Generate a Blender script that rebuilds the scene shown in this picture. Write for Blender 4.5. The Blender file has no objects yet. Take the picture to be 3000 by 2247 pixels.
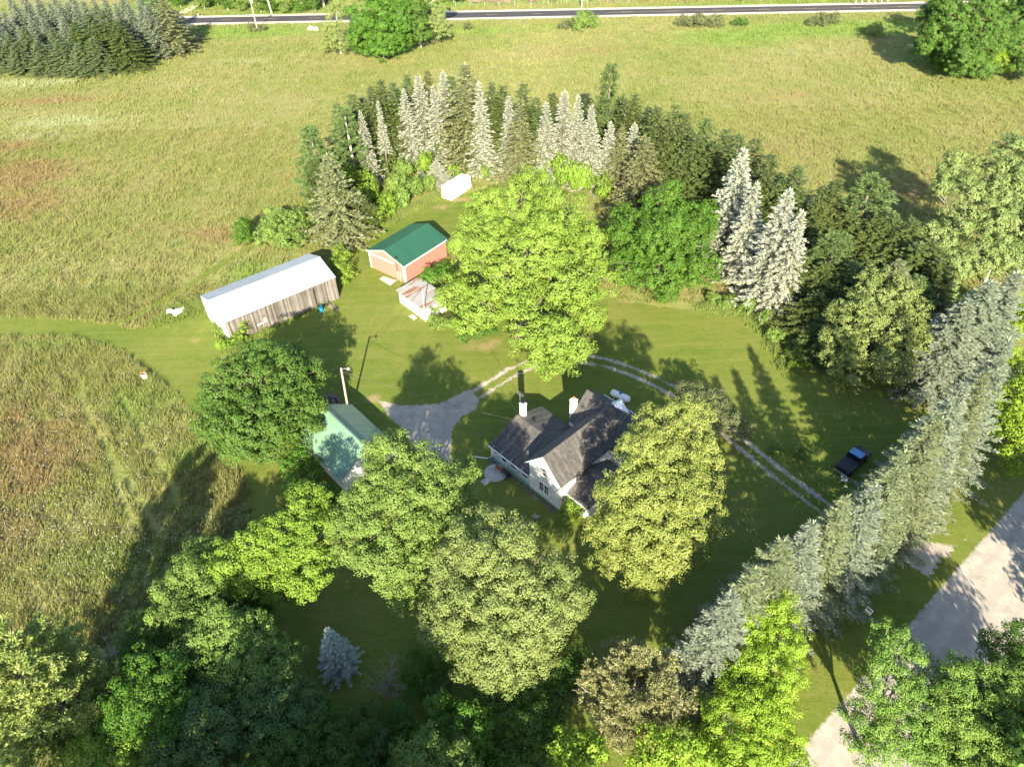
import bpy, math, random
import numpy as np
from mathutils import Matrix, Vector
R_ = math.radians
C = bpy.context.scene
COL = C.collection
rng = np.random.default_rng(7)
random.seed(7)

# ------------------------------------------------------------------ camera, sky, sun, exposure
CAM_H = 68.5
PITCH, ROLL, FPX = R_(41.7), R_(1.94), 2100.0
_f = np.array([0, math.cos(PITCH), -math.sin(PITCH)])
_u0 = np.array([0, math.sin(PITCH), math.cos(PITCH)])
_r = np.array([math.cos(ROLL), 0, 0]) - math.sin(ROLL) * _u0
_u = np.cross(_r, _f)
cam = bpy.data.cameras.new('camera')
cam.lens, cam.sensor_width, cam.clip_end = 36 * FPX / 3000, 36, 4000
camo = bpy.data.objects.new('camera', cam)
COL.objects.link(camo)
camo.matrix_world = Matrix(((_r[0], _u[0], -_f[0], 0), (_r[1], _u[1], -_f[1], 0), (_r[2], _u[2], -_f[2], CAM_H), (0, 0, 0, 1)))
C.camera = camo

SUN_EL = R_(26.2)
world = bpy.data.worlds.new('World')
C.world = world
world.use_nodes = True
wn = world.node_tree
sky = wn.nodes.new('ShaderNodeTexSky')
sky.sky_type = 'NISHITA'
sky.sun_disc = False
sky.sun_elevation = SUN_EL
sky.sun_rotation = R_(180)
sky.altitude = 300
wn.links.new(sky.outputs[0], wn.nodes['Background'].inputs[0])
wn.nodes['Background'].inputs[1].default_value = 0.105
sun = bpy.data.lights.new('sun', 'SUN')
sun.energy, sun.angle, sun.color = 5.0, R_(0.55), (1.0, 0.90, 0.70)
suno = bpy.data.objects.new('sun', sun)
COL.objects.link(suno)
suno.rotation_euler = (R_(90) - SUN_EL, 0, 0)      # shines towards +Y and down
suno.location = (0, -60, 120)
C.view_settings.view_transform = 'Standard'
C.view_settings.look = 'None'
C.view_settings.exposure = 1.8
C.view_settings.gamma = 1
C.cycles.max_bounces = 6
C.cycles.transparent_max_bounces = 4
C.cycles.use_denoising = True

# ------------------------------------------------------------------ placing helpers
def at(x, y, z=0.0):
    """ground position of a point seen in the 3000 px wide photograph, at height z"""
    d = (x - 1500) / FPX * _r - (y - 1123.5) / FPX * _u + _f
    t = (z - CAM_H) / d[2]
    return np.array([t * d[0], t * d[1], z])

def pts(l, z=0.0):
    return np.array([at(x, y, z)[:2] for x, y in l])

def sdist(P, poly):
    """signed distance (positive inside) of points P (n,2) to a closed polygon"""
    P = np.asarray(P, float); poly = np.asarray(poly, float)
    best = np.full(len(P), 1e9); ins = np.zeros(len(P), bool)
    for a, b in zip(poly, np.roll(poly, -1, 0)):
        ab = b - a
        t = np.clip(((P - a) @ ab) / (ab @ ab + 1e-9), 0, 1)
        best = np.minimum(best, np.hypot(*(P - a - t[:, None] * ab).T))
        c = ((a[1] > P[:, 1]) != (b[1] > P[:, 1]))
        with np.errstate(divide='ignore', invalid='ignore'):
            xi = (b[0] - a[0]) * (P[:, 1] - a[1]) / (b[1] - a[1] + 1e-12) + a[0]
        ins ^= c & (P[:, 0] < xi)
    return np.where(ins, best, -best)

def ldist(P, line):
    P = np.asarray(P, float); line = np.asarray(line, float)
    best = np.full(len(P), 1e9)
    for a, b in zip(line[:-1], line[1:]):
        ab = b - a
        t = np.clip(((P - a) @ ab) / (ab @ ab + 1e-9), 0, 1)
        best = np.minimum(best, np.hypot(*(P - a - t[:, None] * ab).T))
    return best

def smooth(line, n=6):
    """Catmull-Rom through the points"""
    L = np.asarray(line, float); out = []
    for i in range(len(L) - 1):
        p0, p1, p2, p3 = L[max(i - 1, 0)], L[i], L[i + 1], L[min(i + 2, len(L) - 1)]
        for t in np.linspace(0, 1, n, endpoint=False):
            out.append(.5 * ((2 * p1) + (p2 - p0) * t + (2 * p0 - 5 * p1 + 4 * p2 - p3) * t * t + (3 * p1 - p0 - 3 * p2 + p3) * t ** 3))
    out.append(L[-1])
    return np.array(out)

# ------------------------------------------------------------------ mesh helpers
def mesh_np(name, V, F, attrs=None, smooth_=False):
    V = np.ascontiguousarray(V, np.float32); F = np.ascontiguousarray(F, np.int32)
    me = bpy.data.meshes.new(name)
    n, k = F.shape
    me.vertices.add(len(V)); me.vertices.foreach_set('co', V.ravel())
    me.loops.add(n * k); me.loops.foreach_set('vertex_index', F.ravel())
    me.polygons.add(n); me.polygons.foreach_set('loop_start', np.arange(0, n * k, k, dtype=np.int32))
    me.update(calc_edges=True)
    for key, (dom, val) in (attrs or {}).items():
        a = me.attributes.new(key, 'FLOAT', dom)
        a.data.foreach_set('value', np.ascontiguousarray(val, np.float32))
    if smooth_:
        me.polygons.foreach_set('use_smooth', np.ones(n, bool))
    return me

def link(name, me, mat, parent=None):
    o = bpy.data.objects.new(name, me)
    COL.objects.link(o)
    if mat is not None and len(me.materials) == 0: me.materials.append(mat)
    if parent is not None: o.parent = parent
    return o

def tag(o, label=None, cat=None, group=None, kind=None):
    if label: o['label'] = label
    if cat: o['category'] = cat
    if group: o['group'] = group
    if kind: o['kind'] = kind
    return o

def thing(name, label, cat, loc=(0, 0, 0), rz=0.0, group=None):
    o = bpy.data.objects.new(name, None)
    COL.objects.link(o)
    o.location = tuple(float(c) for c in loc); o.rotation_euler = (0, 0, rz); o.empty_display_size = .3
    return tag(o, label, cat, group)

class MB:
    """collects simple shapes and links them as ONE mesh"""
    def __init__(s): s.v = []; s.f = []
    def face(s, *p):
        i = len(s.v); s.v += [tuple(map(float, q)) for q in p]; s.f.append(tuple(range(i, i + len(p))))
        return s
    def hexa(s, p):          # 8 points, bottom ring then top ring
        i = len(s.v); s.v += [tuple(map(float, q)) for q in p]
        for q in ((3, 2, 1, 0), (4, 5, 6, 7), (0, 1, 5, 4), (1, 2, 6, 5), (2, 3, 7, 6), (3, 0, 4, 7)):
            s.f.append(tuple(i + j for j in q))
        return s
    def box(s, x0, x1, y0, y1, z0, z1):
        return s.hexa([(x0, y0, z0), (x1, y0, z0), (x1, y1, z0), (x0, y1, z0), (x0, y0, z1), (x1, y0, z1), (x1, y1, z1), (x0, y1, z1)])
    def prism(s, poly, d):
        """poly: list of 3D points, d: extrusion vector"""
        i = len(s.v); n = len(poly); d = np.array(d, float)
        s.v += [tuple(map(float, q)) for q in poly] + [tuple(map(float, np.array(q) + d)) for q in poly]
        s.f.append(tuple(range(i + n - 1, i - 1, -1))); s.f.append(tuple(range(i + n, i + 2 * n)))
        for k in range(n): s.f.append((i + k, i + (k + 1) % n, i + n + (k + 1) % n, i + n + k))
        return s
    def tube(s, P, r, n=8, cap=True):
        P = [np.array(p, float) for p in P]; m = len(P)
        r = [r] * m if np.isscalar(r) else list(r)
        i = len(s.v)
        for k in range(m):
            t = P[min(k + 1, m - 1)] - P[max(k - 1, 0)]; t /= np.linalg.norm(t) + 1e-9
            a = np.cross(t, [0, 0, 1.]) if abs(t[2]) < .95 else np.cross(t, [0, 1., 0]); a /= np.linalg.norm(a); b = np.cross(t, a)
            for j in range(n):
                w = 2 * math.pi * j / n
                s.v.append(tuple(P[k] + r[k] * (math.cos(w) * a + math.sin(w) * b)))
        for k in range(m - 1):
            for j in range(n):
                s.f.append((i + k * n + j, i + k * n + (j + 1) % n, i + (k + 1) * n + (j + 1) % n, i + (k + 1) * n + j))
        if cap:
            s.f.append(tuple(range(i + n - 1, i - 1, -1))); s.f.append(tuple(range(i + (m - 1) * n, i + m * n)))
        return s
    def lathe(s, prof, c=(0, 0, 0), n=20, axis='z'):
        i = len(s.v); m = len(prof)
        for rr, h in prof:
            for j in range(n):
                w = 2 * math.pi * j / n
                p = (rr * math.cos(w), rr * math.sin(w), h)
                if axis == 'x': p = (h, rr * math.cos(w), rr * math.sin(w))
                s.v.append((c[0] + p[0], c[1] + p[1], c[2] + p[2]))
        for k in range(m - 1):
            for j in range(n):
                s.f.append((i + k * n + j, i + k * n + (j + 1) % n, i + (k + 1) * n + (j + 1) % n, i + (k + 1) * n + j))
        return s
    def mesh(s, name, smooth_=False):
        me = bpy.data.meshes.new(name); me.from_pydata(s.v, [], s.f); me.update()
        if smooth_: me.polygons.foreach_set('use_smooth', np.ones(len(me.polygons), bool))
        return me
    def build(s, name, mat, parent=None, smooth_=False):
        return link(name, s.mesh(name, smooth_), mat, parent)

# ------------------------------------------------------------------ material helpers
def newmat(name):
    m = bpy.data.materials.new(name); m.use_nodes = True
    nt = m.node_tree
    return m, nt, nt.nodes['Principled BSDF']

def nd(nt, t, **kw):
    n = nt.nodes.new('ShaderNode' + t)
    for k, v in kw.items():
        if k.startswith('i_'):
            key = k[2:]
            n.inputs[int(key) if key.isdigit() else key].default_value = v
        else: setattr(n, k, v)
    return n

def coord(nt, scale=(1, 1, 1), kind='Object'):
    t = nd(nt, 'TexCoord'); mp = nd(nt, 'Mapping')
    mp.inputs['Scale'].default_value = scale
    nt.links.new(t.outputs[kind], mp.inputs['Vector'])
    return mp.outputs[0]

def noise(nt, vec, scale, detail=3, rough=.55, dist=0.0):
    n = nd(nt, 'TexNoise'); n.inputs['Scale'].default_value = scale; n.inputs['Detail'].default_value = detail
    n.inputs['Roughness'].default_value = rough; n.inputs['Distortion'].default_value = dist
    if vec is not None: nt.links.new(vec, n.inputs['Vector'])
    return n.outputs['Fac']

def ramp(nt, fac, stops):
    r = nd(nt, 'ValToRGB'); e = r.color_ramp.elements
    while len(e) < len(stops): e.new(.5)
    for k, (p, c) in enumerate(stops):
        e[k].position = p; e[k].color = (*c, 1) if len(c) == 3 else c
    nt.links.new(fac, r.inputs[0])
    return r.outputs[0]

def mixc(nt, fac, a, b, mode='MIX'):
    m = nd(nt, 'Mix', data_type='RGBA', blend_type=mode)
    for sock, v in ((m.inputs[0], fac), (m.inputs[6], a), (m.inputs[7], b)):
        if isinstance(v, (int, float)): sock.default_value = v
        elif isinstance(v, tuple): sock.default_value = (*v, 1) if len(v) == 3 else v
        else: nt.links.new(v, sock)
    return m.outputs[2]

def math_(nt, op, a, b=None, c=None, clamp=False):
    m = nd(nt, 'Math', operation=op, use_clamp=clamp)
    for k, v in enumerate((a, b, c)):
        if v is None: continue
        if isinstance(v, (int, float)): m.inputs[k].default_value = v
        else: nt.links.new(v, m.inputs[k])
    return m.outputs[0]

def sstep(nt, v, a, b):
    m = nd(nt, 'MapRange', interpolation_type='SMOOTHSTEP')
    nt.links.new(v, m.inputs[0]); m.inputs[1].default_value = a; m.inputs[2].default_value = b
    return m.outputs[0]

def attr(nt, name):
    a = nd(nt, 'Attribute', attribute_name=name)
    return a.outputs['Fac']

def bump(nt, bsdf, h, strength=.3, dist=.05):
    b = nd(nt, 'Bump'); b.inputs['Strength'].default_value = strength; b.inputs['Distance'].default_value = dist
    nt.links.new(h, b.inputs['Height']); nt.links.new(b.outputs[0], bsdf.inputs['Normal'])

def simple(name, col, rough=.6, metal=0.0, var=.12, scale=3.0, spec=.4, bumpy=0.0):
    m, nt, b = newmat(name)
    v = coord(nt)
    n = noise(nt, v, scale, 4)
    lo = tuple(c * (1 - var) for c in col); hi = tuple(min(1, c * (1 + var)) for c in col)
    nt.links.new(ramp(nt, n, [(.3, lo), (.7, hi)]), b.inputs['Base Color'])
    b.inputs['Roughness'].default_value = rough; b.inputs['Metallic'].default_value = metal
    b.inputs['Specular IOR Level'].default_value = spec
    if bumpy: bump(nt, b, n, bumpy, .03)
    return m

# --- buildings
M_WHITE = simple('white_paint', (.80, .80, .76), .5, var=.05)
M_TRIM = simple('white_trim', (.80, .79, .76), .45, var=.03)
M_TEAL = simple('grey_green_siding', (.42, .50, .50), .6, var=.08)
M_DARK = simple('dark_void', (.012, .012, .012), .8, var=.1)
M_GLASS, nt, b = newmat('window_glass')
b.inputs['Base Color'].default_value = (.02, .028, .03, 1); b.inputs['Roughness'].default_value = .06
M_CONC = simple('concrete', (.42, .39, .34), .85, var=.2, scale=2.5)
M_STONE = simple('loose_stone', (.16, .14, .12), .9, var=.45, scale=8)
M_RUST = simple('rusty_iron', (.22, .075, .035), .8, var=.5, scale=6)
M_BLACK = simple('black_metal', (.018, .018, .02), .35, var=.3)
M_STEEL = simple('galvanised_steel', (.55, .56, .56), .4, metal=.7, var=.1)
M_POLE = simple('weathered_pole_wood', (.46, .38, .30), .8, var=.2, scale=4)
M_WIRE = simple('overhead_cable', (.05, .05, .05), .6)
M_BRICK = simple('red_brick', (.30, .11, .07), .85, var=.4, scale=9)

def wood_mat():
    m, nt, b = newmat('weathered_grey_boards')
    tc = nd(nt, 'TexCoord'); sp = nd(nt, 'SeparateXYZ'); nt.links.new(tc.outputs['Object'], sp.inputs[0])
    pl = math_(nt, 'FLOOR', math_(nt, 'MULTIPLY', sp.outputs[0], 3.7))
    pl2 = math_(nt, 'ADD', pl, math_(nt, 'MULTIPLY', math_(nt, 'FLOOR', math_(nt, 'MULTIPLY', sp.outputs[1], 3.7)), 17.3))
    wn_ = nd(nt, 'TexWhiteNoise', noise_dimensions='1D'); nt.links.new(pl2, wn_.inputs['W'])
    st = noise(nt, coord(nt, (14, 14, .55)), 1.6, 5, .6)
    blot = noise(nt, coord(nt, (.5, .5, .35)), 1.3, 3)
    f = math_(nt, 'ADD', math_(nt, 'MULTIPLY', wn_.outputs['Value'], .35), math_(nt, 'ADD', math_(nt, 'MULTIPLY', st, .55), math_(nt, 'MULTIPLY', blot, .35)))
    col = ramp(nt, f, [(.35, (.035, .028, .022)), (.58, (.115, .100, .084)), (.78, (.21, .19, .165)), (.97, (.34, .31, .28))])
    nt.links.new(col, b.inputs['Base Color']); b.inputs['Roughness'].default_value = .85
    fr = math_(nt, 'FRACT', math_(nt, 'MULTIPLY', sp.outputs[0], 3.7))
    gap = math_(nt, 'LESS_THAN', fr, .07)
    bump(nt, b, math_(nt, 'SUBTRACT', st, gap), .5, .03)
    return m
M_WOOD = wood_mat()

def siding_mat(name, col, pitch=.14, axis=2, dirt=.15):
    m, nt, b = newmat(name)
    tc = nd(nt, 'TexCoord'); sp = nd(nt, 'SeparateXYZ'); nt.links.new(tc.outputs['Object'], sp.inputs[0])
    fr = math_(nt, 'FRACT', math_(nt, 'MULTIPLY', sp.outputs[axis], 1 / pitch))
    n = noise(nt, coord(nt, (.6, .6, 1.4)), 1.2, 5)
    c = mixc(nt, math_(nt, 'MULTIPLY', sstep(nt, n, .35, .75), dirt), col, tuple(x * .55 for x in col))
    c = mixc(nt, math_(nt, 'MULTIPLY', math_(nt, 'LESS_THAN', fr, .08), .35), c, tuple(x * .5 for x in col))
    nt.links.new(c, b.inputs['Base Color']); b.inputs['Roughness'].default_value = .55
    bump(nt, b, fr, .35, .02)
    return m
M_SIDING = siding_mat('white_lap_siding', (.80, .80, .78))
M_TEALSIDE = siding_mat('pale_teal_lap_siding', (.46, .54, .55))
M_GREENBASE = simple('green_foundation_paint', (.14, .30, .24), .7, var=.2)
M_REDSIDE = siding_mat('faded_red_metal_siding', (.50, .17, .13), .23, 0, .12)
M_REDSIDE2 = siding_mat('faded_red_metal_gable', (.50, .18, .14), .23, 1, .12)

def metal_roof(name, col, rust=None, rough=.35, rustlow=.55):
    m, nt, b = newmat(name)
    n = noise(nt, coord(nt, (.5, .15, .5)), 1.0, 4)
    c = ramp(nt, n, [(.3, tuple(x * .86 for x in col)), (.7, tuple(min(1, x * 1.08) for x in col))])
    if rust:
        rn = noise(nt, coord(nt, (1.2, .22, .22)), 1.1, 6, .65)
        c = mixc(nt, sstep(nt, rn, rustlow, rustlow + .12), c, rust)
    nt.links.new(c, b.inputs['Base Color']); b.inputs['Roughness'].default_value = rough; b.inputs['Metallic'].default_value = .0
    b.inputs['Specular IOR Level'].default_value = .5
    return m
M_SILVERROOF = metal_roof('pale_galvanised_roof', (.31, .335, .36), (.31, .25, .19), .45, .70)
M_GREENROOF = metal_roof('green_metal_roof', (.022, .085, .052))
M_GREENROOF2 = metal_roof('sun_faded_green_roof', (.15, .255, .175))
M_RUSTROOF = metal_roof('rusty_tin_roof', (.27, .265, .25), (.20, .085, .045), .55, .50)

def shingle_mat(name, axis):
    m, nt, b = newmat(name)
    tc = nd(nt, 'TexCoord'); sp = nd(nt, 'SeparateXYZ'); nt.links.new(tc.outputs['Object'], sp.inputs[0])
    cb = nd(nt, 'CombineXYZ'); nt.links.new(sp.outputs[axis], cb.inputs[0]); nt.links.new(math_(nt, 'MULTIPLY', sp.outputs[2], 1.41), cb.inputs[1])
    br = nd(nt, 'TexBrick'); br.inputs['Scale'].default_value = 1.0
    nt.links.new(cb.outputs[0], br.inputs['Vector'])
    br.inputs['Brick Width'].default_value = .34; br.inputs['Row Height'].default_value = .16; br.inputs['Mortar Size'].default_value = .014
    br.inputs['Color1'].default_value = (.054, .051, .050, 1); br.inputs['Color2'].default_value = (.092, .085, .079, 1); br.inputs['Mortar'].default_value = (.022, .022, .022, 1)
    mp = nd(nt, 'Mapping'); mp.inputs['Scale'].default_value = (1.6, .3, 1); nt.links.new(cb.outputs[0], mp.inputs['Vector'])
    n = noise(nt, mp.outputs[0], 1.3, 5, .65)
    c = mixc(nt, math_(nt, 'MULTIPLY', sstep(nt, n, .42, .75), .8), br.outputs['Color'], (.150, .132, .112))
    nt.links.new(c, b.inputs['Base Color']); b.inputs['Roughness'].default_value = .9
    bump(nt, b, br.outputs['Fac'], -.35, .03)
    return m
M_SHINGLE = shingle_mat('dark_asphalt_shingles', 0)
M_SHINGLE_Y = shingle_mat('dark_asphalt_shingles_main', 1)
# --- grassland (world-position colours shared by the ground, the lawn margin and the tall grass)
def P_world(nt):
    g = nd(nt, 'NewGeometry'); return g.outputs['Position']

def meadow_nodes(nt, pos):
    big = noise(nt, pos, .035, 4, .6); mid = noise(nt, pos, .22, 4, .6); fine = noise(nt, pos, 1.5, 3, .65); tiny = noise(nt, pos, 5.5, 2, .6)
    f = math_(nt, 'ADD', math_(nt, 'MULTIPLY', big, .45), math_(nt, 'ADD', math_(nt, 'MULTIPLY', mid, .35), math_(nt, 'MULTIPLY', fine, .2)))
    base = ramp(nt, f, [(.34, (.145, .185, .042)), (.46, (.205, .225, .066)), (.56, (.250, .240, .090)), (.68, (.300, .272, .130))])
    lush = ramp(nt, mid, [(.35, (.115, .205, .030)), (.65, (.20, .285, .060))])
    rust = ramp(nt, fine, [(.35, (.19, .14, .060)), (.65, (.30, .22, .105))])
    pale = ramp(nt, fine, [(.35, (.23, .27, .115)), (.65, (.37, .38, .20))])
    def zone(c, name, col, w):
        a = math_(nt, 'ADD', attr(nt, name), math_(nt, 'MULTIPLY', math_(nt, 'SUBTRACT', mid, .5), w))
        a = math_(nt, 'ADD', a, math_(nt, 'MULTIPLY', math_(nt, 'SUBTRACT', fine, .5), .5))
        return mixc(nt, math_(nt, 'MULTIPLY', sstep(nt, a, .2, .95), .9), c, col)
    c = zone(base, 'lush', lush, 1.0)
    c = zone(c, 'rust', rust, 1.2)
    c = zone(c, 'pale', pale, 1.2)
    # uneven growth: small darker and lighter tussocks
    c = mixc(nt, math_(nt, 'MULTIPLY', sstep(nt, tiny, .55, .75), .45), c, (.09, .115, .03))
    c = mixc(nt, math_(nt, 'MULTIPLY', sstep(nt, fine, .62, .8), .35), c, (.33, .31, .15))
    return c, fine, tiny

def ground_mat():
    m, nt, b = newmat('meadow_ground')
    pos = P_world(nt)
    c, fine, tiny = meadow_nodes(nt, pos)
    nt.links.new(c, b.inputs['Base Color']); b.inputs['Roughness'].default_value = .9; b.inputs['Specular IOR Level'].default_value = .1
    bump(nt, b, math_(nt, 'ADD', fine, tiny), .9, .25)
    return m
M_GROUND = ground_mat()

def lawn_nodes(nt, pos):
    big = noise(nt, pos, .06, 3); mid = noise(nt, pos, .5, 4, .6); fine = noise(nt, pos, 4.0, 4, .75); sm = noise(nt, pos, 1.6, 4, .7)
    f = math_(nt, 'ADD', math_(nt, 'MULTIPLY', big, .42), math_(nt, 'ADD', math_(nt, 'MULTIPLY', mid, .33), math_(nt, 'MULTIPLY', sm, .25)))
    c = ramp(nt, f, [(.38, (.098, .145, .020)), (.5, (.140, .170, .031)), (.62, (.195, .190, .052))])
    c = mixc(nt, math_(nt, 'MULTIPLY', sstep(nt, fine, .38, .68), .55), c, (.060, .10, .016))
    mp = nd(nt, 'Mapping'); mp.inputs['Rotation'].default_value = (0, 0, R_(-40)); mp.inputs['Scale'].default_value = (.05, 1.1, 1); nt.links.new(pos, mp.inputs['Vector'])
    c = mixc(nt, math_(nt, 'MULTIPLY', sstep(nt, noise(nt, mp.outputs[0], 1.0, 3, .6, .3), .42, .66), .38), c, (.175, .185, .045))
    worn = noise(nt, pos, .28, 5, .7)
    c = mixc(nt, math_(nt, 'MULTIPLY', sstep(nt, worn, .58, .78), .5), c, (.225, .20, .075))
    dirt = ramp(nt, fine, [(.3, (.24, .17, .085)), (.7, (.36, .26, .15))])
    a = math_(nt, 'ADD', attr(nt, 'dirt'), math_(nt, 'MULTIPLY', math_(nt, 'SUBTRACT', mid, .5), 1.1))
    c = mixc(nt, math_(nt, 'MULTIPLY', sstep(nt, a, .3, .95), .75), c, dirt)
    return c, mid, fine

def lawn_mat():
    m, nt, b = newmat('mown_lawn')
    pos = P_world(nt)
    mc, f1, t1 = meadow_nodes(nt, pos)
    c, mid, fine = lawn_nodes(nt, pos)
    e = math_(nt, 'ADD', attr(nt, 'edge'), math_(nt, 'MULTIPLY', math_(nt, 'SUBTRACT', noise(nt, pos, .9, 4, .7), .5), 2.4))
    c = mixc(nt, sstep(nt, e, -.15, .35), mc, c)
    nt.links.new(c, b.inputs['Base Color']); b.inputs['Roughness'].default_value = .9; b.inputs['Specular IOR Level'].default_value = .1
    bump(nt, b, fine, .8, .10)
    return m
M_LAWN = lawn_mat()

def gravel_mat(name, c0, c1, bands=False):
    m, nt, b = newmat(name)
    pos = P_world(nt)
    lc, mid, fine = lawn_nodes(nt, pos)
    st = noise(nt, pos, 9.0, 3, .7); md = noise(nt, pos, .8, 4, .6)
    f = math_(nt, 'ADD', math_(nt, 'MULTIPLY', st, .55), math_(nt, 'MULTIPLY', md, .45))
    c = ramp(nt, f, [(.33, c0), (.66, c1)])
    stain = noise(nt, pos, .45, 5, .65)
    c = mixc(nt, math_(nt, 'MULTIPLY', sstep(nt, stain, .5, .72), .45), c, tuple(x * .5 for x in c0))
    if bands:
        wv = math_(nt, 'SINE', math_(nt, 'ADD', math_(nt, 'MULTIPLY', attr(nt, 'edge'), 3.1), math_(nt, 'MULTIPLY', noise(nt, pos, .12, 3), 5.0)))
        c = mixc(nt, math_(nt, 'MULTIPLY', sstep(nt, wv, -.2, 1.0), .4), c, tuple(x * .62 for x in c1))
    e = math_(nt, 'ADD', attr(nt, 'edge'), math_(nt, 'MULTIPLY', math_(nt, 'SUBTRACT', noise(nt, pos, 1.6, 5, .75), .5), 1.3))
    c = mixc(nt, sstep(nt, e, -.12, .22), lc, c)
    nt.links.new(c, b.inputs['Base Color']); b.inputs['Roughness'].default_value = .95; b.inputs['Specular IOR Level'].default_value = .1
    bump(nt, b, st, .5, .05)
    return m
M_GRAVEL = gravel_mat('pale_gravel', (.24, .21, .165), (.47, .42, .35))
M_DIRTROAD = gravel_mat('pale_gravel_road', (.30, .27, .23), (.47, .43, .37), True)
M_ASPHALT = simple('asphalt', (.050, .046, .048), .85, var=.22, scale=.5)
M_SHOULDER = simple('pale_road_shoulder', (.50, .44, .34), .95, var=.15, scale=1.5)
M_YELLOW = simple('yellow_road_paint', (.48, .36, .14), .8, var=.2)

# --- foliage
def leaf_mat(name, c0, c1, trans=.2, hue=.05):
    m, nt, b = newmat(name)
    nt.nodes.remove(b)
    oi = nd(nt, 'ObjectInfo')
    t = attr(nt, 'tint')
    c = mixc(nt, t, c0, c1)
    k = math_(nt, 'ADD', 1 - hue, math_(nt, 'MULTIPLY', oi.outputs['Random'], 2 * hue))
    hs = nd(nt, 'HueSaturation'); nt.links.new(c, hs.inputs['Color']); nt.links.new(k, hs.inputs['Value'])
    hh = math_(nt, 'ADD', .5 - hue * .10, math_(nt, 'MULTIPLY', oi.outputs['Random'], hue * .2)); nt.links.new(hh, hs.inputs['Hue'])
    p = nd(nt, 'BsdfPrincipled'); p.inputs['Roughness'].default_value = .62; p.inputs['Specular IOR Level'].default_value = .25
    tr = nd(nt, 'BsdfTranslucent')
    nt.links.new(hs.outputs[0], p.inputs['Base Color']); nt.links.new(mixc(nt, .5, hs.outputs[0], (.20, .24, .03)), tr.inputs['Color'])
    mx = nd(nt, 'MixShader'); mx.inputs[0].default_value = trans
    nt.links.new(p.outputs[0], mx.inputs[1]); nt.links.new(tr.outputs[0], mx.inputs[2])
    nt.links.new(mx.outputs[0], nt.nodes['Material Output'].inputs['Surface'])
    return m
L_LIME = leaf_mat('yellow_green_maple_leaves', (.112, .190, .020), (.195, .275, .042))
L_MID = leaf_mat('mid_green_leaves', (.040, .108, .010), (.088, .178, .018))
L_DARK = leaf_mat('deep_green_maple_leaves', (.042, .098, .013), (.092, .170, .026))
L_OLIVE = leaf_mat('olive_green_ash_leaves', (.115, .165, .035), (.220, .268, .085))
L_GOLD = leaf_mat('golden_green_cedar_sprays', (.135, .190, .030), (.250, .290, .075))
L_BRIGHT = leaf_mat('bright_lime_leaves', (.115, .215, .012), (.235, .330, .030))
L_GREY = leaf_mat('grey_green_leaves', (.075, .095, .035), (.135, .150, .065))
L_ASPEN = leaf_mat('pale_aspen_leaves', (.105, .160, .040), (.215, .265, .090))
L_SILVER = leaf_mat('silver_blue_spruce_needles', (.190, .215, .150), (.450, .455, .355), .12, .07)
L_BLUE = leaf_mat('blue_spruce_needles', (.100, .132, .085), (.235, .265, .185), .12, .08)
L_PALEBLUE = leaf_mat('pale_blue_spruce_needles', (.19, .25, .22), (.40, .46, .41), .12, .05)
L_BLUEGRN = leaf_mat('grey_green_spruce_needles', (.090, .120, .055), (.205, .235, .120), .12, .06)
L_NORWAY = leaf_mat('dark_spruce_needles', (.040, .068, .018), (.105, .135, .038), .12, .16)
L_OLIVESP = leaf_mat('olive_spruce_needles', (.090, .110, .042), (.205, .215, .100), .12, .1)
L_PINE = leaf_mat('white_pine_needles', (.055, .105, .030), (.135, .190, .060), .15, .1)
L_PINELIT = leaf_mat('painted_sunlit_pine_needles', (.150, .210, .045), (.290, .340, .100), .2, .05)  # white pine needles with yellow sunlight put into the colour
L_SCOTS = leaf_mat('olive_tan_pine_needles', (.135, .150, .050), (.300, .300, .130), .15, .05)
L_PLANT = leaf_mat('plantation_fir_needles', (.070, .105, .038), (.165, .205, .090), .12, .12)
L_MID2 = leaf_mat('fresh_green_leaves', (.088, .165, .024), (.185, .262, .060))
L_BRIGHT2 = leaf_mat('fresh_yellow_green_leaves', (.100, .185, .016), (.200, .290, .035))
L_LEAFR = leaf_mat('green_roadside_leaves', (.075, .160, .022), (.170, .260, .045))
L_GREYDARK = leaf_mat('dull_grey_green_leaves', (.055, .110, .030), (.110, .170, .050))
BARK = simple('grey_brown_bark', (.14, .115, .09), .9, var=.3, scale=3, bumpy=.4)
BARKP = simple('pale_aspen_bark', (.46, .43, .36), .8, var=.25, scale=3)
DEADW = simple('bleached_dead_wood', (.34, .29, .25), .9, var=.25, scale=3)

def meadow_blade_mat():
    m, nt, b = newmat('tall_meadow_grass')
    nt.nodes.remove(b)
    pos = P_world(nt)
    c, f, t = meadow_nodes(nt, pos)
    c = mixc(nt, math_(nt, 'MULTIPLY', attr(nt, 'tint'), .75), c, mixc(nt, attr(nt, 'rust'), (.32, .32, .135), (.31, .24, .12)))
    d = nd(nt, 'BsdfDiffuse'); tr = nd(nt, 'BsdfTranslucent'); mx = nd(nt, 'MixShader'); mx.inputs[0].default_value = .3
    nt.links.new(c, d.inputs[0]); nt.links.new(c, tr.inputs[0])
    nt.links.new(d.outputs[0], mx.inputs[1]); nt.links.new(tr.outputs[0], mx.inputs[2])
    nt.links.new(mx.outputs[0], nt.nodes['Material Output'].inputs['Surface'])
    return m
M_BLADE = meadow_blade_mat()
M_FLOWER = simple('white_flower_heads', (.50, .50, .45), .8, var=.05)

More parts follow.
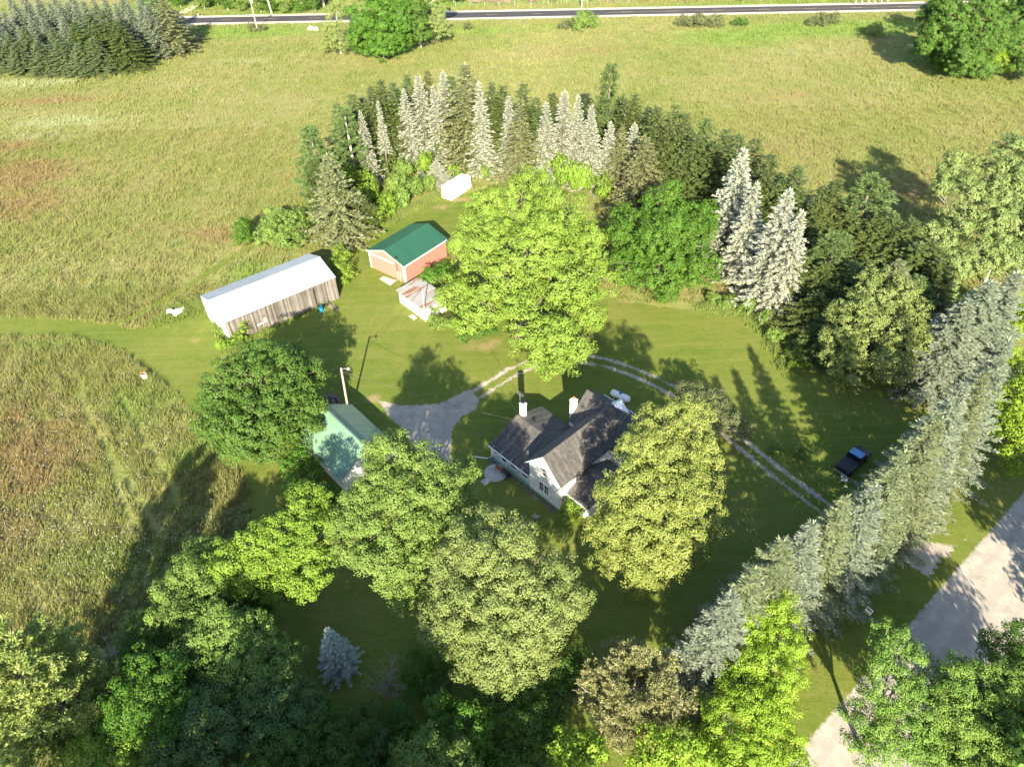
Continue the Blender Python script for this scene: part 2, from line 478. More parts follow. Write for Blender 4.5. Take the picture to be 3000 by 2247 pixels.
# ------------------------------------------------------------------ the ground and what is laid on it
def ell(px, py, wx, wy, amp):
    c = at(px, py)[:2]
    rx = np.hypot(*(at(px + wx, py) - at(px - wx, py))[:2]) / 2
    ry = np.hypot(*(at(px, py + wy) - at(px, py - wy))[:2]) / 2
    return (*c, rx, ry, amp)
Z_RUST = [ell(*q) for q in ((60, 515, 170, 50, 1.1), (150, 295, 230, 16, .8), (70, 600, 150, 50, .9), (30, 430, 120, 25, .8), (640, 690, 130, 26, .9),
                            (500, 660, 110, 18, .5), (90, 1340, 190, 150, .9), (40, 1230, 120, 80, .7), (60, 1520, 120, 90, .6), (1700, 150, 240, 22, .55), (1500, 330, 220, 26, .4),
                            (2300, 280, 240, 26, .5), (2380, 430, 160, 30, .45), (2650, 560, 90, 40, .6), (350, 560, 120, 30, .45), (860, 520, 60, 50, .4))]
Z_LUSH = [ell(*q) for q in ((730, 95, 260, 22, 1.1), (560, 110, 140, 22, .9), (2450, 85, 420, 26, 1.2), (2150, 110, 220, 34, 1.0), (1300, 95, 420, 14, .8), (1700, 78, 380, 12, .5),
                            (1180, 150, 130, 14, .7), (2760, 170, 160, 50, .9), (2550, 480, 130, 70, .5), (520, 640, 110, 40, .45), (420, 1180, 170, 90, .75), (560, 1330, 110, 90, .7),
                            (330, 860, 230, 34, .55), (560, 900, 90, 40, .9), (730, 800, 90, 60, .9), (330, 1650, 300, 90, .7), (150, 1010, 180, 20, .6), (900, 640, 90, 60, .7), (1450, 130, 200, 18, .4), (1500, 8, 900, 9, 1.1), (2400, 2, 500, 8, 1.1), (500, 22, 520, 16, 1.1), (2560, 1080, 300, 60, .8), (760, 40, 200, 10, .9), (1150, 700, 80, 40, .5))]
Z_PALE = [ell(*q) for q in ((60, 245, 190, 14, 1.0), (190, 355, 190, 18, .9), (120, 400, 160, 14, .8), (1250, 250, 320, 26, .35), (700, 180, 150, 24, .45), (2350, 150, 220, 20, .5),
                            (230, 1180, 110, 60, .35), (330, 1450, 120, 90, .45), (90, 1060, 120, 30, .4), (2600, 250, 160, 30, .4))]
Z_DIRT = [ell(*q) for q in ((1420, 1010, 90, 26, .75), (1310, 920, 60, 22, .6), (1880, 880, 110, 10, .85), (2010, 905, 90, 8, .7), (925, 705, 34, 20, 1.3), (1120, 770, 60, 10, .6),
                            (1185, 900, 26, 40, .5), (1090, 1168, 30, 16, 1.0), (1340, 1150, 50, 30, .4), (1370, 585, 60, 12, .9), (1290, 610, 40, 10, .8), (2480, 1395, 50, 24, .55), (960, 870, 60, 14, .8),
                            (1480, 1080, 120, 30, .35), (570, 990, 40, 30, .5), (1880, 1520, 60, 30, .45), (1010, 985, 50, 12, .45), (1560, 1500, 60, 30, .4), (870, 1340, 40, 60, .35), (1330, 1770, 60, 90, .6), (1500, 2120, 120, 90, .5))]
def zones(P, Z):
    a = np.zeros(len(P))
    for cx, cy, rx, ry, amp in Z:
        a = np.maximum(a, amp * np.exp(-(((P[:, 0] - cx) / rx) ** 2 + ((P[:, 1] - cy) / ry) ** 2)))
    return a
def zone_attrs(P):
    return {'rust': ('POINT', zones(P, Z_RUST)), 'lush': ('POINT', zones(P, Z_LUSH)), 'pale': ('POINT', zones(P, Z_PALE)), 'dirt': ('POINT', zones(P, Z_DIRT))}

def grid(xs, ys):
    X, Y = np.meshgrid(xs, ys); n, m = len(xs), len(ys)
    i = (np.arange(m - 1)[:, None] * n + np.arange(n - 1)[None, :]).ravel()
    return np.c_[X.ravel(), Y.ravel()], np.c_[i, i + 1, i + n + 1, i + n]

def sheet(name, mat, xs, ys, z, sd, margin, kind='structure', extra=True):
    P, F = grid(xs, ys)
    e = sd(P)
    keep = (e[F] > -margin).any(1)
    F = F[keep]; used = np.unique(F); mp = np.full(len(P), -1); mp[used] = np.arange(len(used))
    P = P[used]; F = mp[F]
    at_ = zone_attrs(P); at_['edge'] = ('POINT', e[used])
    o = link(name, mesh_np(name, np.c_[P, np.full(len(P), z)], F, at_), mat)
    return tag(o, kind=kind)

xs = np.r_[-1500, -800, -450, np.arange(-260, 261, 2.5), 450, 800, 1500]
ys = np.r_[-900, -400, -150, np.arange(-60, 341, 2.5), 500, 900, 1800]
P, F = grid(xs, ys)
tag(link('ground', mesh_np('ground', np.c_[P, np.zeros(len(P))], F, zone_attrs(P)), M_GROUND), kind='structure')

LAWN = pts([(330, 985), (420, 962), (470, 925), (560, 905), (620, 900), (700, 860), (985, 790), (1000, 735), (1075, 715), (1120, 665), (1200, 625), (1280, 578), (1400, 560), (1500, 600),
            (1740, 855), (1830, 880), (1990, 905), (2080, 900), (2190, 925), (2270, 970), (2290, 1020), (2350, 1050), (2480, 1030), (2700, 1010), (2900, 1100), (3060, 1230), (3300, 1500),
            (3200, 2400), (1500, 2700), (-100, 2600), (220, 2150), (420, 1850), (560, 1740), (660, 1640), (730, 1540), (722, 1440), (690, 1370), (640, 1340), (575, 1235), (520, 1165), (430, 1095), (360, 1040), (290, 1010)])
PATH = smooth(pts([(-400, 955), (-60, 958), (180, 962), (330, 985), (470, 1010)]))
PATH2 = smooth(pts([(200, 965), (330, 955), (440, 905), (560, 832), (690, 752), (740, 725)]))
def sd_lawn(P):
    return np.maximum(np.maximum(sdist(P, LAWN), 2.6 - ldist(P, PATH)), 1.0 - ldist(P, PATH2))
sheet('lawn', M_LAWN, np.arange(-120, 95, 1.0), np.arange(-5, 150, 1.0), .005, sd_lawn, 2.0)

PAD = pts([(1105, 1172), (1180, 1188), (1290, 1182), (1372, 1140), (1405, 1168), (1395, 1200), (1352, 1222), (1325, 1262), (1318, 1330), (1345, 1410), (1330, 1470), (1270, 1420), (1230, 1345), (1190, 1270), (1140, 1220)])
TRACK = smooth(pts([(1360, 1178), (1440, 1128), (1520, 1082), (1620, 1052), (1740, 1056), (1860, 1092), (1980, 1150), (2120, 1255), (2260, 1372), (2430, 1500), (2560, 1585), (2700, 1640), (2790, 1640)]), 10)
ENTRY = pts([(2640, 1560), (2720, 1585), (2800, 1600), (2850, 1560), (2900, 1620), (2760, 1760), (2720, 1690), (2640, 1640)])
def tracks(P):
    d = ldist(P, TRACK)
    return .33 - np.abs(d - .85) + .13 * np.sin(P[:, 0] * 1.1) * np.cos(P[:, 1] * .9) + .06 * np.sin(P[:, 0] * 3.1 + P[:, 1] * 2.3)
def sd_drive(P):
    return np.maximum(np.maximum(sdist(P, PAD), tracks(P)), sdist(P, ENTRY))
sheet('gravel_driveway', M_GRAVEL, np.arange(-20, 60, .25), np.arange(40, 90, .25), .010, sd_drive, .7)

# the gravel road on the near side
RD0, RDU = np.array([26.6, 27.2]), np.array([.786, .618]); RDN = np.array([.618, -.786])
def sd_road(P):
    d = (np.asarray(P) - RD0) @ RDN
    return np.minimum(d, 8.2 - d)
sheet('gravel_road', M_DIRTROAD, np.arange(-45, 180, .7), np.arange(-35, 150, .7), .015, sd_road, 1.0)

# the asphalt road beyond the field
FA, FB = at(600, 60.5)[:2], at(2600, 21.5)[:2]
fu = (FB - FA) / np.linalg.norm(FB - FA); fn = np.array([-fu[1], fu[0]])
def road_strip(mb, off0, off1, s0, s1, z):
    a, b_ = FA + fu * s0, FA + fu * s1
    mb.face((*(a + fn * off0), z), (*(b_ + fn * off0), z), (*(b_ + fn * off1), z), (*(a + fn * off1), z))
def wavy_strip(name, mat, off0, off1, z, amp):
    s = np.arange(-300, 700, 2.0); rg = np.random.default_rng(3)
    mb = MB()
    a = off0 + rg.normal(0, amp, len(s)); c = off1 + rg.normal(0, amp, len(s))
    for k in range(len(s) - 1):
        p = [FA + fu * s[k] + fn * a[k], FA + fu * s[k + 1] + fn * a[k + 1], FA + fu * s[k + 1] + fn * c[k + 1], FA + fu * s[k] + fn * c[k]]
        mb.face(*[(*q, z) for q in p])
    return tag(mb.build(name, mat), kind='structure')
wavy_strip('road_shoulder', M_SHOULDER, -5.6, 5.6, .02, .18)
mb = MB(); road_strip(mb, -3.25, 3.25, -300, 700, .03); tag(mb.build('road', M_ASPHALT), kind='structure')
mb = MB()
for k in range(-14, 44):
    road_strip(mb, -.09, .09, k * 15.24 + 6, k * 15.24 + 9.8, .036)
road_strip(mb, -.33, -.2, 138, 300, .036)
tag(mb.build('road_marking', M_YELLOW), kind='structure')
mb = MB()
q = pts([(545, 40), (590, 14), (640, 2), (690, -40), (640, -40), (600, -4), (560, 14), (520, 42)])
mb.face(*[(*p, .024) for p in q]); tag(mb.build('dirt_track', M_SHOULDER), kind='structure')

# ------------------------------------------------------------------ buildings
def roof_slab(mb, r0, r1, e1, e0, t=.10, ribs=0.0, rib_h=.035, rib_w=.06):
    """roof slope: ridge r0-r1, eave e0-e1; solid, with standing ribs down the slope"""
    r0, r1, e1, e0 = [np.array(p, float) for p in (r0, r1, e1, e0)]
    n = np.cross(r1 - r0, e0 - r0); n /= np.linalg.norm(n)
    if n[2] < 0: n = -n
    mb.hexa([e0 - n * t, e1 - n * t, r1 - n * t, r0 - n * t, e0, e1, r1, r0])
    if ribs:
        L = np.linalg.norm(r1 - r0); k = int(L / ribs); u = (r1 - r0) / L
        for i in range(k + 1):
            f = i / max(k, 1); f = min(max(f, .004), .996)
            a, b_ = r0 + (r1 - r0) * f, e0 + (e1 - e0) * f
            a = a + (b_ - a) * .01; w = u * rib_w / 2
            mb.hexa([b_ - w + n * .004, b_ + w + n * .004, a + w + n * .004, a - w + n * .004, b_ - w * .6 + n * rib_h, b_ + w * .6 + n * rib_h, a + w * .6 + n * rib_h, a - w * .6 + n * rib_h])

def gable_body(mb, x0, x1, y0, y1, he, hr, axis='x'):
    """closed wall body; ridge along axis"""
    if axis == 'x':
        m = (y0 + y1) / 2
        mb.prism([(x0, y0, 0), (x0, y0, he), (x0, m, hr), (x0, y1, he), (x0, y1, 0)], (x1 - x0, 0, 0))
    else:
        m = (x0 + x1) / 2
        mb.prism([(x0, y0, 0), (x1, y0, 0), (x1, y0, he), (m, y0, hr), (x0, y0, he)], (0, y1 - y0, 0))

def gable_roof(name, mat, parent, x0, x1, y0, y1, he, hr, axis='x', ov=.35, ove=.35, t=.1, ribs=0.0):
    mb = MB()
    if axis == 'x':
        m = (y0 + y1) / 2; k = (hr - he) / (m - y0); d = .02
        for sy, ye in ((-1, y0 - ove), (1, y1 + ove)):
            roof_slab(mb, (x0 - ov, m, hr + t + d), (x1 + ov, m, hr + t + d), (x1 + ov, ye, he - k * ove + t + d), (x0 - ov, ye, he - k * ove + t + d), t, ribs)
    else:
        m = (x0 + x1) / 2; k = (hr - he) / (m - x0); d = .02
        for xe in (x0 - ove, x1 + ove):
            roof_slab(mb, (m, y0 - ov, hr + t + d), (m, y1 + ov, hr + t + d), (xe, y1 + ov, he - k * ove + t + d), (xe, y0 - ov, he - k * ove + t + d), t, ribs)
    return mb.build(name, mat, parent)

def window(parent, o, d, w, h, frame, muntin=True, nrm=None, cols=1, name='window'):
    """o: lower-left corner on the wall, d: unit vector along the wall, nrm: outward normal"""
    o, d, n = np.array(o, float), np.array(d, float), np.array(nrm, float); z = np.array([0, 0, 1.])
    def bar(mb, a0, a1, b0, b1, dep):
        p = lambda a, b_, q: o + d * a + z * b_ + n * q
        mb.hexa([p(a0, b0, -.05), p(a1, b0, -.05), p(a1, b0, dep), p(a0, b0, dep), p(a0, b1, -.05), p(a1, b1, -.05), p(a1, b1, dep), p(a0, b1, dep)])
    f = MB(); t = .10
    bar(f, -t, 0, -t, h + t, .06); bar(f, w, w + t, -t, h + t, .06); bar(f, 0, w, h, h + t, .061); bar(f, 0, w, -t, 0, .075)
    fo = f.build(name, frame, parent)
    g_ = MB(); bar(g_, 0, w, 0, h, .018); g_.build('pane', M_GLASS, fo)
    if muntin:
        g_ = MB(); bar(g_, 0, w, h / 2 - .025, h / 2 + .025, .04)
        for c in range(1, cols): bar(g_, w * c / cols - .02, w * c / cols + .02, 0, h, .035)
        g_.build('sash_bar', frame, fo)
    return fo

# --- long barn with pale metal roof and weathered boards
barn = thing('barn', 'long barn with pale metal roof, weathered grey board side and white gable end', 'barn', (-38.72, 97.71, 0), .658)
L2, W2, HE, HR = 18.9 / 2, 9.37 / 2, 4.17, 5.75
mb = MB(); gable_body(mb, -L2 + .05, L2 - .05, -W2 + .05, W2 - .05, HE - .03, HR - .03); mb.build('wall', M_WOOD, barn)
mb = MB()
for i in range(64):        # single boards on the long side, a few slipped
    x = -L2 + i * 18.9 / 64; dz = random.uniform(0, .10); dy = random.uniform(.0, .03)
    if abs(x - 5.35) < .17: continue
    mb.box(x + .008, x + 18.9 / 64 - .008, -W2 - .02 - dy, -W2 + .045, .02 + dz * 1.4, HE - .02 - dz * .5)
mb.build('board_side', M_WOOD, barn)
mb = MB(); mb.box(5.22, 5.52, -W2 + .02, -W2 + .046, .1, 3.9); mb.build('door_gap', M_DARK, barn)
mb = MB(); mb.box(2.2, 5.2, -W2 - .11, -W2 - .06, .1, 3.55); mb.box(2.2, 5.2, -W2 - .13, -W2 - .11, 3.0, 3.16); mb.build('sliding_door', M_WOOD, barn)
mb = MB(); mb.box(-L2, L2, -W2 - .16, -W2 - .06, 3.86, 4.04); mb.build('door_track', M_WOOD, barn)
mb = MB(); mb.prism([(-L2 - .06, -W2 - .02, .05), (-L2 - .06, W2 + .02, .05), (-L2 - .06, W2 + .02, HE), (-L2 - .06, 0, HR), (-L2 - .06, -W2 - .02, HE)], (.11, 0, 0)); mb.build('gable_cladding', M_WHITE, barn)
mb = MB(); mb.box(-L2 - .12, -L2 - .07, 1.0, 3.6, .05, 2.9); mb.build('end_door', M_WHITE, barn)
mb = MB(); mb.tube([(-L2 - .15, 4.2, 3.0), (-L2 - .2, -3.6, .5)], .05, 6); mb.build('brace_pole', M_POLE, barn)
gable_roof('roof', M_SILVERROOF, barn, -L2, L2, -W2, W2, HE, HR, 'x', .12, .16, .07, .45)
mb = MB(); mb.prism([(-L2 - .13, -.22, HR + .03), (-L2 - .13, 0, HR + .13), (-L2 - .13, .22, HR + .03)], (18.9 + .26, 0, 0)); mb.build('ridge_cap', M_SILVERROOF, barn)
mb = MB()                  # loose strokes of old white paint on the boards
for k in range(9):
    x = -4.9 + k * .19 + random.uniform(-.04, .04); z0 = 1.35 + k * .015 + random.uniform(-.06, .06)
    mb.box(x, x + random.uniform(.10, .2), -W2 - .075, -W2 - .053, z0, z0 + random.uniform(.05, .3))
mb.tube([(-3.45 + .2 * math.cos(w), -W2 - .07, 1.95 + .22 * math.sin(w)) for w in np.linspace(0, 6.28, 13)], .03, 5)
mb.build('paint_mark', M_WHITE, barn)

# --- red barn with green metal roof
red = thing('red_barn', 'faded red barn with green metal roof and white corner trim', 'barn', (-17.55, 110.53, 0), .8886)
L2, W2, HE, HR = 10.6 / 2, 8.5 / 2, 3.47, 4.95
mb = MB(); gable_body(mb, -L2, L2, -W2, W2, HE, HR); mb.build('wall', M_REDSIDE, red)
mb = MB(); mb.prism([(-L2 - .03, -W2, .03), (-L2 - .03, W2, .03), (-L2 - .03, W2, HE), (-L2 - .03, 0, HR), (-L2 - .03, -W2, HE)], (.028, 0, 0)); mb.build('gable_cladding', M_REDSIDE2, red)
gable_roof('roof', M_GREENROOF, red, -L2, L2, -W2, W2, HE, HR, 'x', .3, .3, .08, .3)
mb = MB(); mb.prism([(-L2 - .32, -.2, HR + .05), (-L2 - .32, 0, HR + .16), (-L2 - .32, .2, HR + .05)], (11.24, 0, 0)); mb.build('ridge_cap', M_GREENROOF, red)
for y in (-W2, W2):
    s_ = 1 if y > 0 else -1
    mb = MB(); mb.box(-L2 - .06, -L2 - .032, y - .26 * (s_ > 0), y + .26 * (s_ < 0), .03, HE - .12); mb.box(-L2 - .06, -L2 + .2, y + .005 * s_, y + .04 * s_, .03, HE - .12); mb.build('corner_trim', M_TRIM, red)
mb = MB()
k = (HR - HE) / W2
for s_ in (-1, 1):
    mb.prism([(-L2 - .33, 0, HR + .115), (-L2 - .33, s_ * (W2 + .31), HE - k * .31 + .115), (-L2 - .33, s_ * (W2 + .31), HE - k * .31 - .08), (-L2 - .33, 0, HR - .08)], (.035, 0, 0))
mb.build('bargeboard', M_TRIM, red)
mb = MB(); mb.box(-L2 - .14, -L2 - .05, -1.9, W2 - .5, 2.95, 3.12); mb.build('door_track', M_TRIM, red)
mb = MB(); mb.box(-L2 - .09, -L2 - .045, -1.2, W2 - 1.0, .08, 2.95); mb.build('sliding_door', M_REDSIDE2, red)
mb = MB(); mb.tube([(-L2 - .16, -2.7, 1.9), (-L2 - .16, -2.7, 4.35)], .11, 10); po = mb.build('stovepipe', M_RUST, red)
mb = MB(); mb.lathe([(.16, 4.34), (.17, 4.6), (.02, 4.74)], (-L2 - .16, -2.7, 0), 12); mb.build('cap', M_BLACK, po)
mb = MB(); mb.box(1.5, 2.4, -W2 - .04, -W2 + .01, .05, 2.1); mb.build('side_door', M_REDSIDE, red)
mb = MB(); mb.box(-L2, L2, -W2 - .36, -W2 - .30, HE - .22, HE - .02); mb.build('fascia', M_TRIM, red)

# --- small white shed with a rusty tin roof
shed = thing('white_shed', 'small white shed with rusty tin lean-to roof beside the big yellow-green tree', 'shed', (-18.05, 97.99, 0), math.atan2(92.51 - 97.99, -13.44 + 18.05))
SL, SD = 7.16, 4.2
mb = MB(); mb.prism([(0, 0, 0), (0, 0, 2.32), (0, SD, 2.75), (0, SD, 0)], (SL, 0, 0)); mb.build('wall', M_WHITE, shed)
mb = MB(); roof_slab(mb, (-.35, SD + .3, 2.86), (SL + .35, SD + .3, 2.86), (SL + .35, -.3, 2.36), (-.35, -.3, 2.36), .06, .32, .03); mb.build('roof', M_RUSTROOF, shed)
window(shed, (2.5, 0, 1.15), (1, 0, 0), .62, .62, M_TRIM, True, (0, -1, 0), 2)
mb = MB(); mb.box(5.35, 5.62, -.03, .01, .05, 2.1); mb.build('door_gap', M_DARK, shed)
mb = MB(); mb.box(5.7, 6.7, -.1, -.04, .05, 2.1); mb.build('door', M_WHITE, shed)

# --- garage with faded green roof
gar = thing('garage', 'white garage with sun-faded green metal roof, half hidden by a big tree', 'garage', (-21.4, 64.1, 0), -.8595)
L2, W2, HE, HR = 10.0 / 2, 7.76 / 2, 2.64, 5.27
mb = MB(); gable_body(mb, -L2, L2, -W2, W2, HE, HR); mb.build('wall', M_SIDING, gar)
gable_roof('roof', M_GREENROOF2, gar, -L2, L2, -W2, W2, HE, HR, 'x', .3, .3, .08, .30)
mb = MB(); mb.prism([(-L2 - .33, -.26, HR + .02), (-L2 - .33, 0, HR + .16), (-L2 - .33, .26, HR + .02)], (10.66, 0, 0)); mb.build('ridge_cap', M_GREENROOF2, gar)
k = (HR - HE) / W2
mb = MB()
for s_ in (-1, 1):
    mb.prism([(-L2 - .335, 0, HR + .115), (-L2 - .335, s_ * (W2 + .31), HE - k * .31 + .115), (-L2 - .335, s_ * (W2 + .31), HE - k * .31 - .09), (-L2 - .335, 0, HR - .09)], (.03, 0, 0))
mb.build('bargeboard', M_TRIM, gar)
window(gar, (-L2 - .0, -.6, 1.0), (0, 1, 0), 1.2, 1.0, M_TRIM, True, (-1, 0, 0))
mb = MB(); mb.box(-1.2, 1.6, W2, W2 + .05, .05, 2.2); mb.build('garage_door', M_TRIM, gar)

# --- white storage container in the clearing
P0, P1 = np.array([-12.84, 133.53]), np.array([-10.42, 132.5])
cd = np.array([3.9, 5.4]); ca = math.atan2(cd[1], cd[0])
box_ = thing('storage_container', 'white box container standing at the foot of the pale spruces', 'container', (-10.9, 132.6, 0), ca)
mb = MB(); mb.box(0, 6.6, 0, 2.45, .14, 2.65); mb.build('body', M_WHITE, box_)
mb = MB()
for i in range(23): mb.box(.12 + i * .285, .22 + i * .285, -.03, -.001, .25, 2.55)
mb.build('side_rib', M_WHITE, box_)
for y0 in (.06, 1.25):
    mb = MB(); mb.box(-.045, -.002, y0, y0 + 1.14, .22, 2.57); mb.tube([(-.07, y0 + .3, .25), (-.07, y0 + .3, 2.55)], .02, 6); mb.build('end_door', M_TRIM, box_)
for x in (.3, 6.1):
    for y in (.1, 2.05): mb = MB(); mb.box(x, x + .3, y, y + .3, 0, .138); mb.build('skid_block', M_WOOD, box_)
mb = MB(); mb.box(-.02, 6.62, -.02, 2.47, 2.652, 2.70); mb.build('roof', M_WHITE, box_)

# --- farmhouse
HA = R_(-47.6)
house = thing('farmhouse', 'white farmhouse with dark shingle roofs, two white chimneys and a pale teal side wing', 'house', (1.76, 57.43, 0), HA)
GW, HE, HR, ML = 5.1, 5.05, 7.75, 13.5
mb = MB(); gable_body(mb, 0, GW, 0, ML, HE, HR, 'y'); mb.build('wall', M_SIDING, house)
gable_roof('roof', M_SHINGLE_Y, house, 0, GW, 0, 11.6, HE, HR, 'y', .35, .38, .12)
mb = MB(); k = (HR - HE) / (GW / 2)
for s_ in (-1, 1):
    xm = GW / 2; xe = xm + s_ * (GW / 2 + .39)
    mb.prism([(xm, -.38, HR + .10), (xe, -.38, HE - k * .39 + .10), (xe, -.38, HE - k * .39 - .1), (xm, -.38, HR - .13)], (0, .028, 0))
mb.build('bargeboard', M_TRIM, house)
# cross wing behind, ridge across
CX0, CX1, CY0, CY1, CE, CR = -1.45, 6.4, 9.0, 15.1, 4.55, 7.35
mb = MB(); gable_body(mb, CX0, CX1, CY0, CY1, CE, CR, 'x'); mb.build('rear_wall', M_SIDING, house)
gable_roof('rear_roof', M_SHINGLE, house, CX0, CX1, CY0, CY1, CE, CR, 'x', .35, .4, .12)
mb = MB(); mb.box(CX0 - .35, CX1 + .35, CY1 + .41, CY1 + .50, CE - .36, CE - .22); mb.build('rear_gutter', M_TRIM, house)
# low wing on the left, flared front slope
WX0, WD, WE, WR = -6.75, 9.0, 2.55, 4.35
mid = 4.7
mb = MB(); mb.prism([(WX0, 0, .0), (WX0, 0, WE - .05), (WX0, 1.7, 2.98), (WX0, mid, WR), (WX0, WD, 2.75), (WX0, WD, 0)], (-.02 - WX0, 0, 0)); mb.build('wing_wall', M_TEALSIDE, house)
mb = MB()
roof_slab(mb, (WX0 - .35, 1.7, 3.10), (-.02, 1.7, 3.10), (-.02, -.28, 2.55), (WX0 - .35, -.28, 2.55), .11)
roof_slab(mb, (WX0 - .35, mid, WR + .13), (-.02, mid, WR + .13), (-.02, 1.702, 3.10), (WX0 - .35, 1.702, 3.10), .11)
roof_slab(mb, (WX0 - .35, mid + .002, WR + .13), (-.02, mid + .002, WR + .13), (-.02, WD + .35, 2.76), (WX0 - .35, WD + .35, 2.76), .11)
mb.build('wing_roof', M_SHINGLE, house)
mb = MB(); mb.box(WX0 - .35, -.03, -.38, -.285, 2.42, 2.56); gu = mb.build('gutter', M_TRIM, house)
for x in (-6.4, -4.9, -3.1, -1.2): mb = MB(); mb.tube([(x, -.30, 2.57), (x + .1, .05, 2.86)], .02, 5); mb.build('gutter_strap', M_TRIM, gu)
mb = MB(); mb.tube([(WX0 - .18, -.33, 2.45), (WX0 - .1, -.09, 2.2), (WX0 - .1, -.09, .42), (WX0 - .5, -.55, .2), (WX0 - 2.0, -1.5, .1)], .07, 8); mb.build('downspout', M_TRIM, house)
mb = MB(); mb.box(WX0 - .1, -.03, -.05, -.012, .02, .58); mb.build('foundation', M_GREENBASE, house)
mb = MB(); mb.box(WX0 - .04, WX0 + .14, -.03, -.001, .6, 2.42); mb.build('corner_trim', M_TRIM, house)
mb = MB(); mb.box(-4.95, -4.05, -.055, -.013, .6, 2.4); dr = mb.build('door', M_TRIM, house)
mb = MB(); mb.box(-4.83, -4.17, -.07, -.056, 1.35, 2.25); mb.build('pane', M_GLASS, dr)
mb = MB(); mb.box(-4.83, -4.17, -.068, -.056, .72, 1.2); mb.build('panel', M_TEAL, dr)
window(house, (-3.35, 0, 1.45), (1, 0, 0), 1.05, .75, M_TRIM, False, (0, -1, 0))
window(house, (-1.35, 0, 1.45), (1, 0, 0), 1.05, .75, M_TRIM, False, (0, -1, 0))
window(house, (-6.35, 0, 1.55), (1, 0, 0), .6, .6, M_TRIM, False, (0, -1, 0))
# gable windows
window(house, (2.30, 0, 4.35), (1, 0, 0), .62, 1.1, M_TRIM, True, (0, -1, 0), 2)
window(house, (1.72, 0, 1.30), (1, 0, 0), .62, 1.45, M_TRIM, True, (0, -1, 0), 2)
window(house, (2.55, 0, 1.30), (1, 0, 0), .62, 1.45, M_TRIM, True, (0, -1, 0), 2)
window(house, (GW, 2.6, 3.1), (0, 1, 0), .8, 1.3, M_TRIM, True, (1, 0, 0), 2)
mb = MB(); mb.box(-.01, GW + .01, -.045, -.003, .0, .3); mb.build('plinth', M_GREENBASE, house)
# low addition on the right
AX1, AY0, AY1, AE, AR = 8.3, 1.35, 8.2, 2.55, 4.3
mb = MB(); gable_body(mb, GW + .01, AX1, AY0, AY1, AE, AR, 'x'); mb.build('addition_wall', M_SIDING, house)
mb = MB(); m_ = (AY0 + AY1) / 2; k = (AR - AE) / (m_ - AY0)
for ye in (AY0 - .35, AY1 + .35):
    roof_slab(mb, (GW + .005, m_, AR + .12), (AX1 + .3, m_, AR + .12), (AX1 + .3, ye, AE - k * .35 + .12), (GW + .005, ye, AE - k * .35 + .12), .11)
mb.build('addition_roof', M_SHINGLE, house)
mb = MB(); mb.box(GW + .05, AX1 + .3, AY0 - .44, AY0 - .355, AE - .22, AE - .06); mb.build('addition_gutter', M_TRIM, house)
window(house, (6.6, AY0, .95), (1, 0, 0), 1.3, 1.1, M_TRIM, True, (0, -1, 0), 2)
# chimneys, vents, aerial
def chimney(x, y, z0, z1, w, flue, mat2):
    mb = MB(); h = w / 2
    mb.box(x - h, x + h, y - h, y + h, z0, z1 - .25); mb.box(x - h - .05, x + h + .05, y - h - .05, y + h + .05, z1 - .25, z1 - .08); mb.box(x - h + .02, x + h - .02, y - h + .02, y + h - .02, z1 - .08, z1)
    o = mb.build('chimney', M_WHITE, house)
    mb = MB()
    if flue == 'cap':
        for a in (-.2, .2):
            for b_ in (-.2, .2): mb.box(x + a - .02, x + a + .02, y + b_ - .02, y + b_ + .02, z1, z1 + .22)
        mb.box(x - .33, x + .33, y - .33, y + .33, z1 + .221, z1 + .26)
    else:
        mb.lathe([(.15, z1), (.17, z1 + .3), (.12, z1 + .3), (.1, z1)], (x, y, 0), 14)
    mb.build('flue_cap', mat2, o)
    return o
chimney(-6.65, 5.45, 3.4, 6.35, .62, 'cap', M_BLACK)
chimney(CX0 - .62, 9.9, 0, 7.05, .66, 'pot', simple('orange_clay', (.45, .17, .09), .8))
for x in (-5.05, -3.35):
    mb = MB(); y = 5.75; z0 = WR + .13 - (y - mid) * .365
    mb.hexa([(x - .22, y - .2, z0 - .04), (x + .22, y - .2, z0 - .04), (x + .22, y + .25, z0 - .2), (x - .22, y + .25, z0 - .2), (x - .2, y - .18, z0 + .12), (x + .2, y - .18, z0 + .12), (x + .16, y + .2, z0 + .16), (x - .16, y + .2, z0 + .16)])
    mb.build('roof_vent', M_BLACK, house)
mb = MB(); mb.tube([(-7.02, 5.3, 4.0), (-7.02, 5.3, 7.9)], .025, 6)
for k_, hh in enumerate((7.55, 7.8)): mb.tube([(-7.5, 5.3 + .1 * k_, hh), (-6.4, 5.3, hh)], .016, 5)
for x in (-7.4, -7.1, -6.8, -6.5): mb.tube([(x, 5.0, 7.8), (x, 5.6, 7.8)], .012, 4)
mb.build('aerial', M_STEEL, house)

# ------------------------------------------------------------------ yard objects
def flat(name, px, z0, z1, mat, kind='structure', label=None, cat=None):
    q = pts(px); mb = MB(); mb.prism([(*p, z0) for p in (q if np.cross(q[1] - q[0], q[2] - q[1]) > 0 else q[::-1])], (0, 0, z1 - z0))
    return tag(mb.build(name, mat), label, cat, None, kind)
hp = lambda x, y: np.array([1.76, 57.43]) + x * np.array([math.cos(HA), math.sin(HA)]) + y * np.array([-math.sin(HA), math.cos(HA)])
c_ = hp(-4.75, -1.35)
mb = MB(); mb.lathe([(0, .13), (1.42, .13), (1.46, .10), (1.46, 0)], (*c_, 0), 36); tag(mb.build('patio', M_CONC), kind='structure')
flat('path', [(1408, 1411), (1421, 1424), (1442, 1407), (1430, 1396)], .012, .09, M_CONC)
flat('path', [(1431, 1395), (1443, 1406), (1459, 1392), (1447, 1382)], .012, .085, M_CONC)
